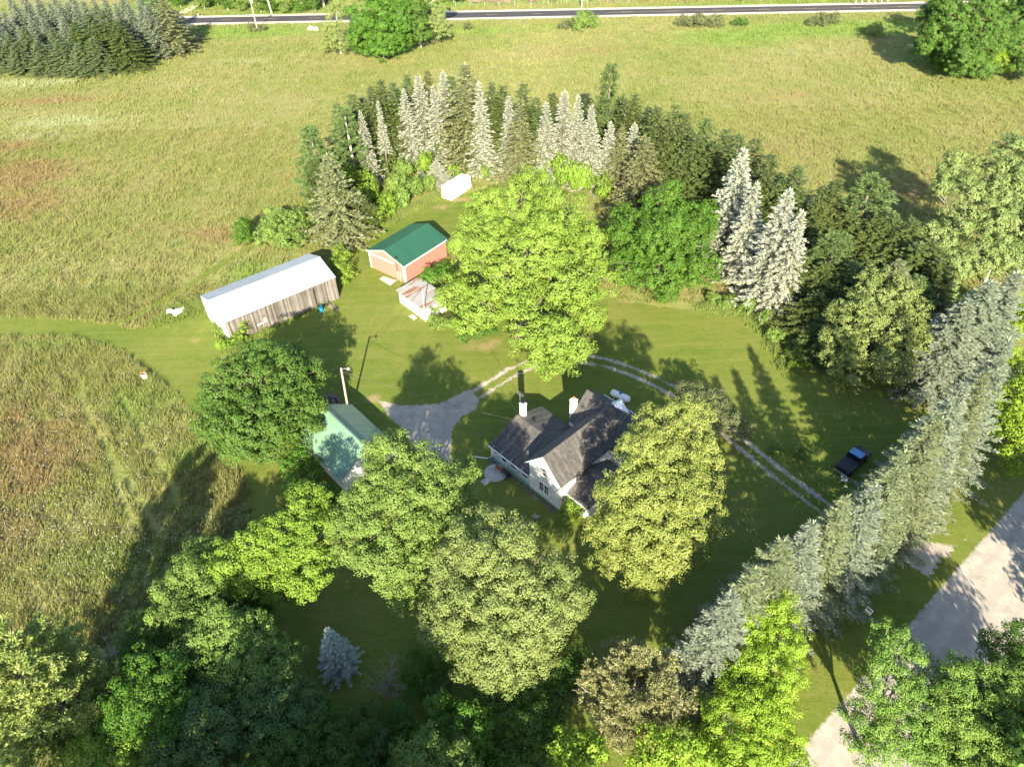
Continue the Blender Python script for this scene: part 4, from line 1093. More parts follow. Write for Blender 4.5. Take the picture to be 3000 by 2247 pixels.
mb = MB(); mb.tube([(0, 0, -.1), (0, 0, 6), (0, 0, 12), (0, 0, 17.6)], [.28, .21, .12, .03], 9); TRUNK = mb.mesh('trunk', True); TRUNK.materials.append(BARK)
SPR = [spruce_mesh(11 + i, droop=d, hang=hg, up=u_) for i, (d, hg, u_) in enumerate(((.30, .25, .22), (.22, .15, .25), (.36, .35, .18), (.26, .22, .2)))]
NOR = [spruce_mesh(31 + i, droop=.42, hang=.75, up=.22, tw=.19, levels=38, shape=.75, dens=.9) for i in range(3)]
FIN = [spruce_mesh(111 + i, droop=d, hang=hg, up=u_, tw=.105, dens=1.7, levels=54) for i, (d, hg, u_) in enumerate(((.30, .25, .22), (.22, .15, .25), (.26, .22, .2)))]
THIN = [spruce_mesh(51, bare=.38, r=4.0, levels=30, shape=.75)]
PIN = [pine_mesh(61 + i, h=18, r=4.0, levels=17) for i in range(2)]
for me in SPR + FIN + NOR + THIN + PIN: me.materials.append(L_NORWAY)
_n = [0]
def conifer(me, xy, h, r, mat, label, group, name='spruce_tree', bark=None, rs=1.0):
    _n[0] += 1
    t = thing(name, label, 'tree', (*xy, 0), (_n[0] * 2.399) % 6.283, group)
    r *= rs * 1.72 if me in SPR + FIN else (1.8 if me in NOR else 1.2)
    t.scale = (r / 4, r / 4, h / 18)
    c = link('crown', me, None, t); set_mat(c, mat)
    k = link('trunk', TRUNK, None, t)
    if bark: set_mat(k, bark)
    return t
ORD = ['first', 'second', 'third', 'fourth', 'fifth', 'sixth', 'seventh', 'eighth', 'ninth', 'tenth', 'eleventh', 'twelfth', 'thirteenth', 'fourteenth', 'fifteenth', 'sixteenth', 'seventeenth', 'eighteenth', 'nineteenth', 'twentieth',
       'twenty-first', 'twenty-second', 'twenty-third', 'twenty-fourth', 'twenty-fifth', 'twenty-sixth', 'twenty-seventh', 'twenty-eighth', 'twenty-ninth', 'thirtieth', 'thirty-first', 'thirty-second']

# the windbreak behind the yard: pale spruces (tip of the tree in the photo, height, radius)
W_SIL = [(1106, 292, 17, 2.0, 'thin pale spruce on a long bare trunk near the left end of the windbreak', THIN),
         (1054, 325, 16, 2.0, 'small silver spruce top peeping out beside the left white pine', SPR),
         (1181, 262, 17, 2.8, 'silver spruce at the left of the four clustered left of the big layered spruce', SPR),
         (1224, 222, 18.5, 3.5, 'tall broad silver spruce, second of the four left of the big layered spruce', SPR),
         (1267, 252, 17, 2.4, 'slim silver spruce squeezed between two taller silver spruces', SPR),
         (1297, 208, 19, 3.4, 'tall silver spruce touching the left side of the big layered spruce', SPR),
         (1403, 240, 19.5, 2.7, 'narrow nearly white spruce column rising right behind the white container', SPR),
         (1489, 280, 17, 2.5, 'silver spruce between the white column spruce and the olive cone spruce', SPR),
         (1600, 299, 17, 2.9, 'leftmost of the four bright silver spruces left of the tall white pine', SPR),
         (1655, 266, 18.5, 3.3, 'tallest and broadest of the four bright silver spruces left of the tall pine', SPR),
         (1695, 280, 18, 2.8, 'third of the four bright silver spruces left of the tall white pine', SPR),
         (1734, 308, 17, 2.6, 'rightmost of the four bright silver spruces, just under the tall white pine', SPR),
         (1790, 357, 14, 2.8, 'lower silver spruce in front of the tall white pine', SPR),
         (1860, 360, 14, 2.8, 'leaning silver spruce right of the one before the tall white pine', SPR),
         (1996, 434, 12, 2.6, 'short blue-silver spruce behind the round dark green maple', SPR),
         (2181, 434, 20, 4.0, 'tallest silver spruce right beside the round dark green maple', SPR),
         (2220, 533, 18, 3.0, 'silver spruce in front of the tallest one by the round maple', SPR),
         (2315, 552, 20, 3.9, 'large silver spruce with spreading tiers at the lawn corner', SPR),
         (2353, 617, 18, 2.9, 'rightmost silver spruce of the group at the lawn corner', SPR)]
for k, (x, y, h, r, lab, v) in enumerate(W_SIL):
    conifer(v[k % len(v)], at(x, y, h)[:2], h, r, L_SILVER if x < 1990 or x > 2100 else L_BLUE, lab, 'pale spruces of the windbreak')
conifer(SPR[1], at(1276, 470, 5.2)[:2], 5.2, 2.3, L_SILVER, 'young silver spruce beside the white container', 'young spruces near the container')
conifer(SPR[0], at(1236, 502, 3.2)[:2], 3.2, 1.6, L_BLUE, 'smallest young spruce left of the one by the white container', 'young spruces near the container')
conifer(NOR[1], at(957, 450, 17)[:2], 17, 4.6, L_OLIVESP, 'broad olive grey spruce with drooping sprays behind the plank bench', 'dark spruces of the windbreak')
conifer(NOR[0], at(1362, 184, 22)[:2], 22, 5.6, L_OLIVESP, 'big layered green spruce towering behind the white container', 'dark spruces of the windbreak')
conifer(NOR[2], at(1523, 303, 17)[:2], 17, 3.4, L_OLIVESP, 'olive cone shaped spruce right of the white column spruce', 'dark spruces of the windbreak')
conifer(NOR[1], at(1892, 398, 15)[:2], 15, 4.2, L_OLIVESP, 'broad olive spruce just behind the left of the round maple', 'dark spruces of the windbreak')
conifer(NOR[0], at(1824, 370, 14)[:2], 14, 2.8, L_OLIVESP, 'slim olive spruce between the two lower silver spruces', 'dark spruces of the windbreak')
W_DRK = [(1030, 272, 17, 4.2), (985, 300, 17, 4.2), (1085, 252, 18, 4.2), (1113, 232, 19, 4.4), (1150, 236, 18, 4), (1192, 218, 18, 4.2), (1251, 205, 18, 3.2), (1320, 218, 18, 4), (1440, 240, 18, 4.0), (1472, 248, 18, 4.4), (1532, 240, 18.5, 4.2), (1572, 284, 17, 4),
         (1620, 270, 16, 4), (1835, 290, 17, 4), (1862, 274, 17.5, 4.2), (1928, 308, 18, 4.8), (1982, 302, 18.5, 4.4), (2012, 330, 18, 4.2), (2072, 342, 18, 4.8), (2131, 374, 17, 4.4), (2170, 392, 17, 4.2), (2217, 402, 17, 4.4), (2262, 446, 16.5, 4.4), (2342, 486, 16.5, 4.8), (2300, 520, 14, 4.2),
         (2420, 540, 15, 4.2), (2458, 524, 16, 4.8), (2680, 640, 14, 4.6), (2740, 700, 13, 4.4), (2620, 620, 14, 4.4)]
for k, (x, y, h, r) in enumerate(W_DRK):
    conifer(NOR[k % 3], at(x, y, h)[:2], h, r, L_NORWAY, 'dark green spruce in the windbreak, %s from its left end' % ORD[k], 'dark spruces of the windbreak')
W_IN = [(1060, 330, 14, 4), (1120, 330, 14, 4), (1160, 310, 15, 4), (1215, 320, 14, 4), (1265, 330, 14, 4), (1340, 320, 15, 4), (1450, 330, 15, 4), (1510, 350, 14, 4), (1560, 360, 14, 4), (1630, 370, 13, 4), (1700, 370, 13, 4), (1770, 330, 16, 4), (1820, 330, 16, 4), (1900, 360, 16, 4.4), (1960, 370, 16, 4.4), (2040, 400, 16, 4.4), (2100, 430, 15, 4.4), (2160, 470, 14, 4.4), (2250, 520, 14, 4.4), (2290, 590, 12, 4.2),
        (2400, 600, 13, 4.6), (2500, 610, 13, 4.6), (2580, 640, 13, 4.6), (2640, 690, 12, 4.6), (2700, 720, 13, 4.6), (2760, 770, 12, 4.4), (2700, 820, 11, 4.4), (2420, 780, 10, 4.4), (2400, 870, 8, 4.0), (2440, 930, 7, 3.6), (2350, 760, 10, 3.6)]
for k, (x, y, h, r) in enumerate(W_IN):
    conifer(NOR[(k + 1) % 3], at(x, y - (48 if x < 1950 else 12), h)[:2], h, r, L_NORWAY, 'lower dark spruce filling the inside of the windbreak, %s from its left end' % ORD[k], 'inner dark spruces of the windbreak')
conifer(PIN[0], at(1790, 190, 21.5)[:2], 21.5, 4.8, L_PINE, 'tallest plumed white pine standing above the windbreak', 'white pines of the windbreak', 'pine_tree')
conifer(PIN[1], at(1006, 317, 17)[:2], 17, 5.0, L_PINE, 'left white pine with a pale trunk in the windbreak', 'white pines of the windbreak', 'pine_tree', BARKP)
conifer(PIN[0], at(905, 372, 16)[:2], 16, 5.0, L_PINE, 'dark pine at the left end of the windbreak by the field', 'white pines of the windbreak', 'pine_tree')
conifer(PIN[1], at(915, 470, 12)[:2], 12, 4.4, L_NORWAY, 'lower dark pine at the windbreak end above the round bush', 'white pines of the windbreak', 'pine_tree')
conifer(PIN[1], at(2560, 520, 17)[:2], 17, 7.4, L_PINE, 'broad soft white pine at the right end of the windbreak', 'white pines of the windbreak', 'pine_tree')
conifer(PIN[0], at(2455, 690, 13)[:2], 13, 6.4, L_PINE, 'shaded lower white pine by the lawn corner silver spruces', 'white pines of the windbreak', 'pine_tree')
conifer(PIN[1], at(1040, 560, 9)[:2], 9, 4.0, L_NORWAY, 'low dark pine behind the yellow-green bushes at the windbreak foot', 'white pines of the windbreak', 'pine_tree')

# the spruce row along the gravel road
ROW = [(2960, 990, 21.5, 4.6, L_BLUE), (2895, 1085, 20, 4.6, L_BLUE), (2832, 1120, 20.5, 4.8, L_BLUE), (2755, 1215, 19, 4.6, L_BLUE), (2655, 1318, 19.5, 4.6, L_BLUE), (2570, 1420, 18.5, 4.3, L_BLUE), (2482, 1452, 18.5, 4.4, L_BLUE), (2385, 1530, 18, 4.4, L_BLUE), (2300, 1580, 17.5, 4.5, L_BLUE), (2215, 1660, 17, 4.4, L_BLUE), (2150, 1740, 16, 4.2, L_BLUE)]
for k, (x, y, h, r, m) in enumerate(ROW):
    conifer(FIN[k % 3], at(x, y, h)[:2], h, r, (L_BLUE, L_BLUEGRN, L_BLUE, L_BLUEGRN, L_BLUEGRN)[k % 5], 'grey-green spruce in the roadside row, %s from its far end' % ORD[k], 'spruces in the row along the gravel road', rs=(.74, .66, .7, .78, .68)[k % 5])
conifer(SPR[0], at(2908, 822, 17)[:2], 17, 4.6, L_BLUE, 'shaded silver-blue spruce between the aspens and the lime green bushes', 'blue spruces by the aspens')
conifer(SPR[2], at(2840, 880, 15)[:2], 15, 4.4, L_BLUE, 'dark blue spruce low behind the spruce row by the olive tree', 'blue spruces by the aspens')
conifer(SPR[3], at(2984, 795, 18)[:2], 18, 4.2, L_BLUE, 'blue-green spruce at the foot of the aspens', 'blue spruces by the aspens')
conifer(SPR[1], at(2640, 762, 14.5)[:2], 14.5, 4.6, L_OLIVESP, 'olive spruce top rising behind the broad olive tree', 'dark spruces of the windbreak')
conifer(FIN[1], at(958, 1842, 7.5)[:2], 7.5, 1.55, L_PALEBLUE, 'small blue spruce alone on the shaded lawn', None)

# the plantation in the far corner
pr = np.random.default_rng(5); kk = 0
for x, y, h, r, m, v in [(40, 128, 8, 4, L_PLANT, SPR), (105, 120, 9, 4.2, L_PLANT, SPR), (165, 118, 9, 4.2, L_PLANT, SPR), (225, 128, 8.5, 4.4, L_PLANT, SPR), (268, 112, 9.5, 4.4, L_PLANT, SPR), (20, 100, 9, 4, L_PLANT, SPR), (65, 78, 10, 4, L_PLANT, SPR), (150, 82, 10, 4, L_PLANT, SPR),
                         (215, 62, 12, 5, L_NORWAY, NOR), (255, 38, 14, 5.5, L_NORWAY, NOR), (300, 28, 15, 5.5, L_NORWAY, NOR), (340, 62, 13, 4.8, L_NORWAY, NOR), (360, 90, 10, 4.4, L_NORWAY, NOR),
                         (335, 8, 14, 3.5, L_BLUE, SPR), (372, 10, 14, 3.6, L_BLUE, SPR), (405, 14, 14, 3.4, L_BLUE, SPR), (428, 8, 15, 4.4, L_BLUE, SPR), (470, -10, 16, 5, L_OLIVESP, NOR), (505, 28, 10, 5, L_OLIVESP, NOR),
                         (8, 35, 12, 3.4, L_BLUE, SPR), (38, 12, 13, 3.4, L_BLUE, SPR), (72, 6, 13, 3.4, L_BLUE, SPR), (105, 12, 13, 3.4, L_BLUE, SPR), (140, 6, 13, 3.2, L_BLUE, SPR), (170, 10, 13, 3.4, L_BLUE, SPR), (192, 4, 13, 3.2, L_BLUE, SPR), (215, 16, 12, 3.2, L_BLUE, SPR), (240, 2, 13, 3.4, L_BLUE, SPR),
                         (85, 42, 11, 3, L_BLUE, SPR), (122, 54, 10, 3, L_BLUE, SPR), (52, 80, 8, 2.6, L_BLUE, SPR), (180, 52, 10, 3.2, L_BLUE, SPR), (270, -4, 13, 3.4, L_BLUE, SPR), (300, -12, 14, 3.4, L_BLUE, SPR), (20, -18, 13, 3.4, L_BLUE, SPR), (60, -22, 13, 3.4, L_BLUE, SPR), (100, -20, 13, 3.4, L_BLUE, SPR), (150, -22, 13, 3.4, L_BLUE, SPR), (200, -24, 13, 3.4, L_BLUE, SPR), (350, -22, 14, 3.6, L_BLUE, SPR), (400, -16, 14, 3.6, L_BLUE, SPR), (440, -28, 15, 4, L_PLANT, NOR), (-25, 60, 11, 4, L_BLUE, SPR), (-30, 110, 9, 4, L_PLANT, SPR), (-20, 20, 12, 3.5, L_BLUE, SPR)]:
    kind_ = {L_PLANT.name: 'soft green fir', L_NORWAY.name: 'dark green spruce', L_BLUE.name: 'pale blue spruce', L_OLIVESP.name: 'olive spruce'}[m.name]
    conifer(v[kk % len(v)], at(x, y, h)[:2], h, r, m, kind_ + ' in the crowded plantation in the far corner of the field', kind_ + 's of the corner plantation', 'spruce_tree' if 'fir' not in kind_ else 'fir_tree'); kk += 1

# ---- broadleaf trees
leafy('maple_tree', 'huge spreading yellow-green maple in the middle of the yard', [(1530, 600, 15, 5.6), (1430, 640, 13, 4.8), (1640, 650, 14, 5.4), (1700, 730, 12, 4.6), (1390, 740, 11, 3.8), (1560, 740, 14, 5.6), (1480, 820, 11, 4.4), (1650, 830, 11, 5.0), (1735, 820, 9, 3.6), (1335, 850, 7, 3.4), (1400, 905, 6.5, 3.6), (1350, 945, 4.2, 2.2),
       (1560, 930, 9, 4.0), (1630, 990, 8, 3.8), (1560, 1020, 6.5, 3.0), (1690, 1035, 5.5, 2.6), (1630, 1070, 5, 2.4), (1720, 930, 7, 2.8), (1450, 700, 13, 4.2)], L_LIME, .78, .34, .6, 1, .75, .85, None, 0, (1520, 985), split=.3)
leafy('maple_tree', 'round deep green maple at the right edge of the back lawn', [(1930, 700, 7.5, 6.6), (1850, 680, 7, 4.6), (2020, 690, 7, 5.0), (1840, 790, 4.5, 3.6), (1930, 800, 4.5, 5.0), (2040, 790, 4.5, 4.4), (1940, 620, 9.5, 5.0), (2060, 640, 7.5, 3.8)], L_MID, .62, .34, .6, 2, .45, .85, ragged=.1)
leafy('maple_tree', 'round dark green maple between the long barn and the garage', [(770, 1110, 9, 5.4), (680, 1150, 7, 4.2), (860, 1130, 7.5, 4.2), (650, 1230, 5.5, 3.8), (760, 1230, 6.5, 5.0), (870, 1215, 5.5, 3.6), (700, 1300, 4, 3.2), (790, 1300, 4, 3.2), (895, 1165, 6, 2.4), (740, 1060, 9, 3.4), (625, 1180, 5, 2.6), (840, 1060, 7, 3.0)], L_DARK, .62, .30, .6, 3, .42, .85)
leafy('ash_tree', 'tall green tree leaning over the garage roof', [(1165, 1330, 15, 3.2), (1120, 1345, 12.5, 2.2), (1230, 1370, 14, 2.8), (1130, 1430, 13, 2.8), (1200, 1450, 14, 3.4), (1290, 1420, 13, 2.8), (1330, 1390, 11.5, 2.2), (1330, 1460, 11, 2.4), (1060, 1500, 12, 3.0), (1150, 1540, 12, 3.4), (1250, 1540, 11, 3.2), (1030, 1580, 10, 3.0), (1130, 1640, 10, 3.2), (1210, 1650, 9, 3.0), (1180, 1710, 7.5, 2.4), (1045, 1450, 12, 1.5)], L_MID2, .62, .23, .55, 4, .42, .85, gap=.08)
leafy('locust_tree', 'bright green tree stretching left from the garage tree over the meadow edge', [(900, 1500, 10, 3.0), (840, 1560, 9.5, 3.0), (930, 1580, 9.5, 3.0), (760, 1610, 8, 2.8), (690, 1650, 7, 2.6), (640, 1640, 6.5, 2.0), (820, 1650, 7.5, 3.0), (900, 1670, 7.5, 2.8), (740, 1700, 6, 2.4), (660, 1710, 5, 2.0), (850, 1730, 5.5, 2.2)], L_BRIGHT2, .6, .23, .55, 5, .3, .85)
leafy('ash_tree', 'large olive green ash standing below the farmhouse', [(1420, 1590, 14, 3.4), (1500, 1600, 14, 3.2), (1350, 1660, 12, 3.2), (1440, 1690, 14, 3.6), (1540, 1700, 13, 3.4), (1610, 1690, 11, 3.0), (1330, 1760, 10, 3.0), (1420, 1790, 12, 3.6), (1520, 1800, 12, 3.6), (1600, 1780, 10, 2.8), (1430, 1880, 10, 3.2), (1520, 1890, 10, 3.2), (1480, 1950, 8, 2.6), (1650, 1740, 8, 2.4), (1310, 1830, 7, 2.6), (1560, 1960, 6, 2.4), (1390, 1940, 6, 2.6)], L_OLIVE, .6, .21, .55, 6, .42, .85)
leafy('cedar_tree', 'tall golden green tree covering the right end of the farmhouse', [(1900, 1235, 16.5, 2.1), (1950, 1260, 16, 3.0), (2030, 1240, 15, 2.6), (1880, 1325, 15.5, 2.5), (1960, 1350, 15, 3.2), (2040, 1330, 13, 2.4), (1820, 1440, 11.5, 2.4), (1870, 1420, 14, 3.4), (1970, 1440, 13, 3.4), (2050, 1430, 11, 2.4), (1800, 1525, 9.5, 2.4), (1860, 1530, 11, 3.4), (1960, 1540, 11, 3.4), (2060, 1520, 9, 2.4), (1780, 1590, 7, 2.4), (1850, 1630, 7.5, 2.8), (1950, 1630, 8, 3.0), (1880, 1690, 5, 2.2), (2010, 1610, 7, 2.2)], L_GOLD, .58, .22, .58, 7, .4, 1.0, droop=.25)
leafy('crab_apple_tree', 'small grey-green rounded tree over the driveway tracks', [(2040, 1170, 4.5, 2.4), (2100, 1180, 4.5, 2.4), (2070, 1230, 3.6, 2.6), (1990, 1210, 3.8, 2.2), (2140, 1240, 3.4, 2.0), (2170, 1265, 2.6, 1.5), (2010, 1150, 4, 1.8)], L_GREY, .5, .20, .5, 8, .16, .85, gap=.1)
leafy('beech_tree', 'broad olive tree in front of the right end of the windbreak', [(2570, 870, 11, 4.2), (2500, 930, 9.5, 3.6), (2600, 950, 9.5, 4.2), (2650, 900, 9.5, 3.0), (2550, 1010, 7.5, 3.8), (2640, 1000, 7, 3.4), (2470, 1010, 6, 2.8), (2440, 1045, 4.5, 2.0), (2600, 1070, 5, 3.2), (2500, 1090, 3.8, 2.6), (2670, 960, 8, 2.6)], L_OLIVE, .52, .27, .55, 9, .35, .9)
leafy('aspen_tree', 'tall pale aspen with white limbs at the right edge of the field', [(2800, 490, 16, 2.8), (2760, 540, 14.5, 2.1), (2850, 560, 15, 3.0), (2900, 500, 16, 3.0), (2820, 640, 12.5, 3.2), (2740, 700, 10.5, 3.0), (2900, 640, 13, 3.2), (2790, 780, 8.5, 3.2), (2870, 760, 9.5, 3.2), (2720, 820, 6.5, 2.5), (2770, 850, 5.5, 2.5)], L_ASPEN, .6, .32, .8, 10, .2, .85, BARKP, gap=0, group=None)
leafy('aspen_tree', 'second pale aspen with a forked white trunk at the edge of the photo', [(2960, 440, 18, 2.8), (2990, 500, 17, 3.2), (2950, 570, 15, 3.2), (3040, 560, 15, 3.8), (2980, 660, 12.5, 3.5), (3040, 690, 11, 3.8), (2930, 730, 10.5, 3.0), (3000, 780, 8.5, 3.0)], L_ASPEN, .6, .32, .8, 11, .22, .85, BARKP, gap=0)
leafy('lime_bush', 'bright lime green bush behind the far end of the spruce row', [(2900, 930, 5, 2.6), (2960, 900, 5.5, 2.8), (2850, 985, 4, 2.2), (2990, 960, 5, 2.4), (2960, 880, 6, 2)], L_BRIGHT, .5, .28, .55, 12, .12, .9, cat='bush')
leafy('lime_tree', 'bright lime green tree along the right edge below the aspens', [(2985, 1080, 7, 2.8), (2960, 1180, 6, 2.8), (3010, 1150, 7, 3.0), (2980, 1270, 4.5, 2.8), (3030, 1250, 5, 3.0), (2960, 1340, 3, 2.0)], L_BRIGHT, .5, .28, .55, 13, .16, .9)
# trees at the near right corner
leafy('box_elder_tree', 'yellow-green tree at the near end of the spruce row', [(2260, 1790, 10, 2.4), (2180, 1830, 9, 2.4), (2290, 1870, 9, 2.4), (2210, 1920, 8, 2.6), (2270, 1970, 8, 2.6), (2170, 2000, 7, 2.4), (2230, 2060, 7, 2.8), (2150, 2100, 6.5, 2.6), (2250, 2150, 6, 3.0), (2140, 2200, 6, 2.8), (2280, 2230, 5, 2.6), (2320, 1930, 6, 1.6)], L_BRIGHT, .45, .17, .5, 14, .25, .9)
leafy('box_elder_tree', 'green tree overhanging the gravel road with pale road showing through', [(2620, 1900, 11, 2.0), (2680, 1960, 10, 2.0), (2600, 2010, 10, 2.2), (2690, 2060, 9, 2.2), (2560, 2090, 9, 2.0), (2650, 2140, 8, 2.4), (2700, 2180, 7, 2.2), (2600, 2200, 7, 2.4), (2550, 1990, 9, 1.3), (2510, 2160, 7, 1.3), (2490, 2080, 8, 1.0)], L_LEAFR, .45, .17, .5, 15, .25, .9, gap=.2)
leafy('box_elder_tree', 'sunlit green tree filling the near right corner', [(2830, 2010, 11, 2.4), (2900, 1990, 11, 2.4), (2960, 2040, 11, 2.6), (2800, 2090, 9.5, 2.4), (2880, 2100, 10, 2.6), (2960, 2140, 10, 2.8), (2780, 2180, 8, 2.6), (2860, 2200, 8, 2.8), (2950, 2230, 8, 2.8), (2760, 2240, 6.5, 2.2), (3020, 2080, 10, 2.6), (2780, 2030, 10, 1.4)], L_LEAFR, .45, .17, .55, 16, .28, .9)
leafy('box_elder_tree', 'dark leafy tree at the right edge over the gravel road', [(2950, 1910, 9, 2.0), (3000, 1880, 10, 2.2), (2980, 1960, 8, 2.0), (3040, 1930, 9, 2.2)], L_MID, .45, .18, .5, 17, .2, .9)
# near bottom
leafy('basswood_tree', 'big leaved lime green tree top at the bottom of the photo', [(1650, 2190, 9, 1.5), (1720, 2200, 9, 1.5), (1680, 2240, 8, 1.7), (1740, 2170, 8.5, 1.0)], L_BRIGHT, .4, .27, .5, 18, .15, .9)
leafy('basswood_tree', 'lime green tree with large leaves under the tan pine', [(1920, 2190, 9, 1.6), (1990, 2210, 9, 1.8), (1880, 2230, 8, 1.4), (2040, 2230, 8, 1.5)], L_BRIGHT, .4, .25, .5, 19, .15, .9)
leafy('sumac_tree', 'drooping shaded tree at the bottom below the olive ash', [(1310, 2090, 7, 2.0), (1370, 2110, 7, 2.0), (1340, 2170, 6, 2.2), (1280, 2140, 5.5, 1.8), (1400, 2170, 5, 1.8)], L_MID, .5, .2, .5, 20, .15, .85, droop=.4)
leafy('sumac_tree', 'sunlit green tree at the bottom edge of the photo', [(1270, 2215, 9, 2.0), (1220, 2240, 8, 1.8), (1330, 2240, 8.5, 2.0)], L_MID2, .45, .2, .55, 21, .15, .85)
leafy('shade_tree', 'dark tree in deep shade right below the olive ash', [(1500, 2060, 5, 2.6), (1580, 2120, 5, 2.8), (1640, 2040, 5, 2.4), (1660, 1960, 5, 2.2), (1530, 2180, 4, 2.4), (1440, 2010, 5, 2.0)], L_DARK, .5, .2, .5, 22, .18, .85)
leafy('elder_bush', 'dark green bush beside the bleached dead shrub', [(1215, 1960, 2.6, 1.7), (1260, 2000, 2.4, 1.8), (1200, 2010, 1.8, 1.5), (1280, 1960, 2, 1.3)], L_MID, .4, .18, .5, 23, .08, .9, cat='bush')
# the wood at the near left
leafy('hedgerow_tree', 'leafy tree with sunlit left fringe at the edge of the meadow wood', [(560, 1680, 6.5, 2.4), (600, 1620, 6, 2.0), (520, 1740, 6, 2.4), (610, 1720, 6.5, 2.6), (560, 1790, 6, 2.6), (480, 1800, 5, 2.2), (430, 1830, 4.5, 1.8), (385, 1860, 4, 1.5)], L_MID2, .5, .2, .55, 24, .2, .9)
leafy('hedgerow_tree', 'spreading tree left of the small blue spruce with sun on its top', [(640, 1860, 8.5, 2.6), (710, 1850, 8.5, 2.4), (590, 1880, 8, 2.2), (680, 1930, 8, 2.8), (760, 1880, 7.5, 2.0), (770, 1950, 7, 2.4), (840, 1930, 6, 1.8), (720, 2000, 7, 2.6)], L_MID2, .5, .2, .55, 25, .22, .9)
leafy('hedgerow_tree', 'rounded shaded tree beside the near yellow-green pine', [(430, 1980, 9, 2.6), (400, 2050, 8.5, 2.6), (480, 2040, 9, 2.6), (440, 2110, 8.5, 2.8), (340, 2110, 7.5, 2.0), (510, 2110, 8, 2.4)], L_MID, .5, .2, .55, 26, .2, .9)
leafy('hedgerow_tree', 'yellow fringed low tree at the bottom left by the pine', [(300, 2130, 6, 1.8), (330, 2200, 6, 2.2), (260, 2210, 6, 2.0), (400, 2220, 6, 2.4), (290, 2070, 5, 1.2)], L_BRIGHT2, .45, .19, .5, 27, .15, .9)
leafy('hedgerow_tree', 'dark tree in the middle of the shaded near wood', [(600, 2080, 7, 2.6), (660, 2140, 7, 2.6), (560, 2170, 7, 2.6), (640, 2210, 7, 2.8), (520, 2220, 6.5, 2.6)], L_GREYDARK, .5, .2, .55, 28, .2, .9)
leafy('hedgerow_tree', 'grey-green tree in the shaded wood below the small blue spruce', [(780, 2050, 6.5, 2.4), (850, 2040, 6, 2.2), (820, 2110, 6, 2.6), (750, 2130, 6.5, 2.4), (900, 2060, 5, 1.8), (880, 2130, 5, 2.2)], L_GREYDARK, .5, .2, .55, 29, .2, .9)
leafy('hedgerow_tree', 'deep green tree at the bottom of the shaded wood', [(780, 2210, 6, 2.6), (860, 2200, 6, 2.4), (930, 2180, 5, 2.4), (990, 2130, 4, 2.0), (1040, 2170, 4, 2.0), (960, 2240, 5, 2.4), (1080, 2110, 3, 1.5)], L_DARK, .5, .2, .55, 30, .2, .9)
# cluster by the far road
leafy('oak_tree', 'big round green oak in the clump by the far road', [(1120, 40, 12, 5.0), (1060, 60, 11, 4.6), (1170, 50, 11, 4.2), (1120, 90, 8, 5.4), (1060, 110, 6, 4.4), (1170, 110, 6, 3.6), (1110, 140, 4, 4.4), (1090, -10, 14, 4.0), (1070, 140, 2.6, 3.2), (1150, 145, 2.6, 3.2)], L_MID, .8, .42, 1.0, 31, .45, .9)
leafy('ragged_tree', 'ragged light green tree with bare limbs at the left of the road clump', [(985, 40, 11, 3.0), (970, 90, 7, 3.0), (1000, 120, 4.5, 3.2), (960, 130, 3.5, 2.4), (1000, -10, 14, 3.0)], L_OLIVE, .7, .40, .5, 32, .3, .9, BARKP, gap=.2)
leafy('birch_tree', 'tall dark tree with a white trunk at the right of the road clump', [(1215, 20, 12, 4.0), (1220, 70, 8, 3.6), (1210, 110, 4.5, 3.0), (1240, 100, 5, 2.6), (1190, 80, 7, 3.0), (1200, -30, 15, 4.0), (1290, -10, 11, 3.4)], L_DARK, .75, .40, .9, 33, .3, .9, BARKP)
leafy('willow_tree', 'round pale yellow-green tree beside the far road', [(1275, 50, 7.5, 3.4), (1275, 90, 4.5, 3.8), (1250, 80, 5, 3.0), (1295, 85, 4.5, 3.0), (1265, 35, 8, 2.4)], L_OLIVE, .6, .36, .6, 34, .2, 1.0, ragged=.08)
leafy('oak_tree', 'large dark green oak at the far right corner of the field', [(2800, 60, 14, 5.6), (2740, 110, 10, 4.6), (2870, 60, 14, 5.2), (2850, 130, 10, 5.4), (2760, 30, 15, 4.6), (2920, 100, 11, 4.4), (2800, 160, 7, 4.6), (2730, 50, 12, 3.6), (2880, -20, 17, 5), (2760, 175, 3.5, 4), (2830, 195, 3, 4), (2880, 200, 3, 3.6), (2710, 140, 5, 3.6)], L_DARK, .8, .42, 1.0, 35, .5, .9)
leafy('willow_tree', 'bright yellow-green drooping willow before the far right oak', [(2915, 165, 5, 3.2), (2890, 190, 3.4, 2.6), (2940, 185, 3.6, 2.6), (2915, 145, 6.5, 2.2)], L_BRIGHT, .6, .36, .6, 36, .18, 1.0, droop=.3, ragged=.08)
leafy('oak_tree', 'dark tree at the far right edge of the photo behind the willow', [(2985, 60, 12, 5), (2990, 130, 8, 4.6), (3010, 190, 4.5, 4.2), (3040, 30, 14, 5), (2960, 10, 14, 4)], L_DARK, .8, .42, 1.0, 37, .4, .9)

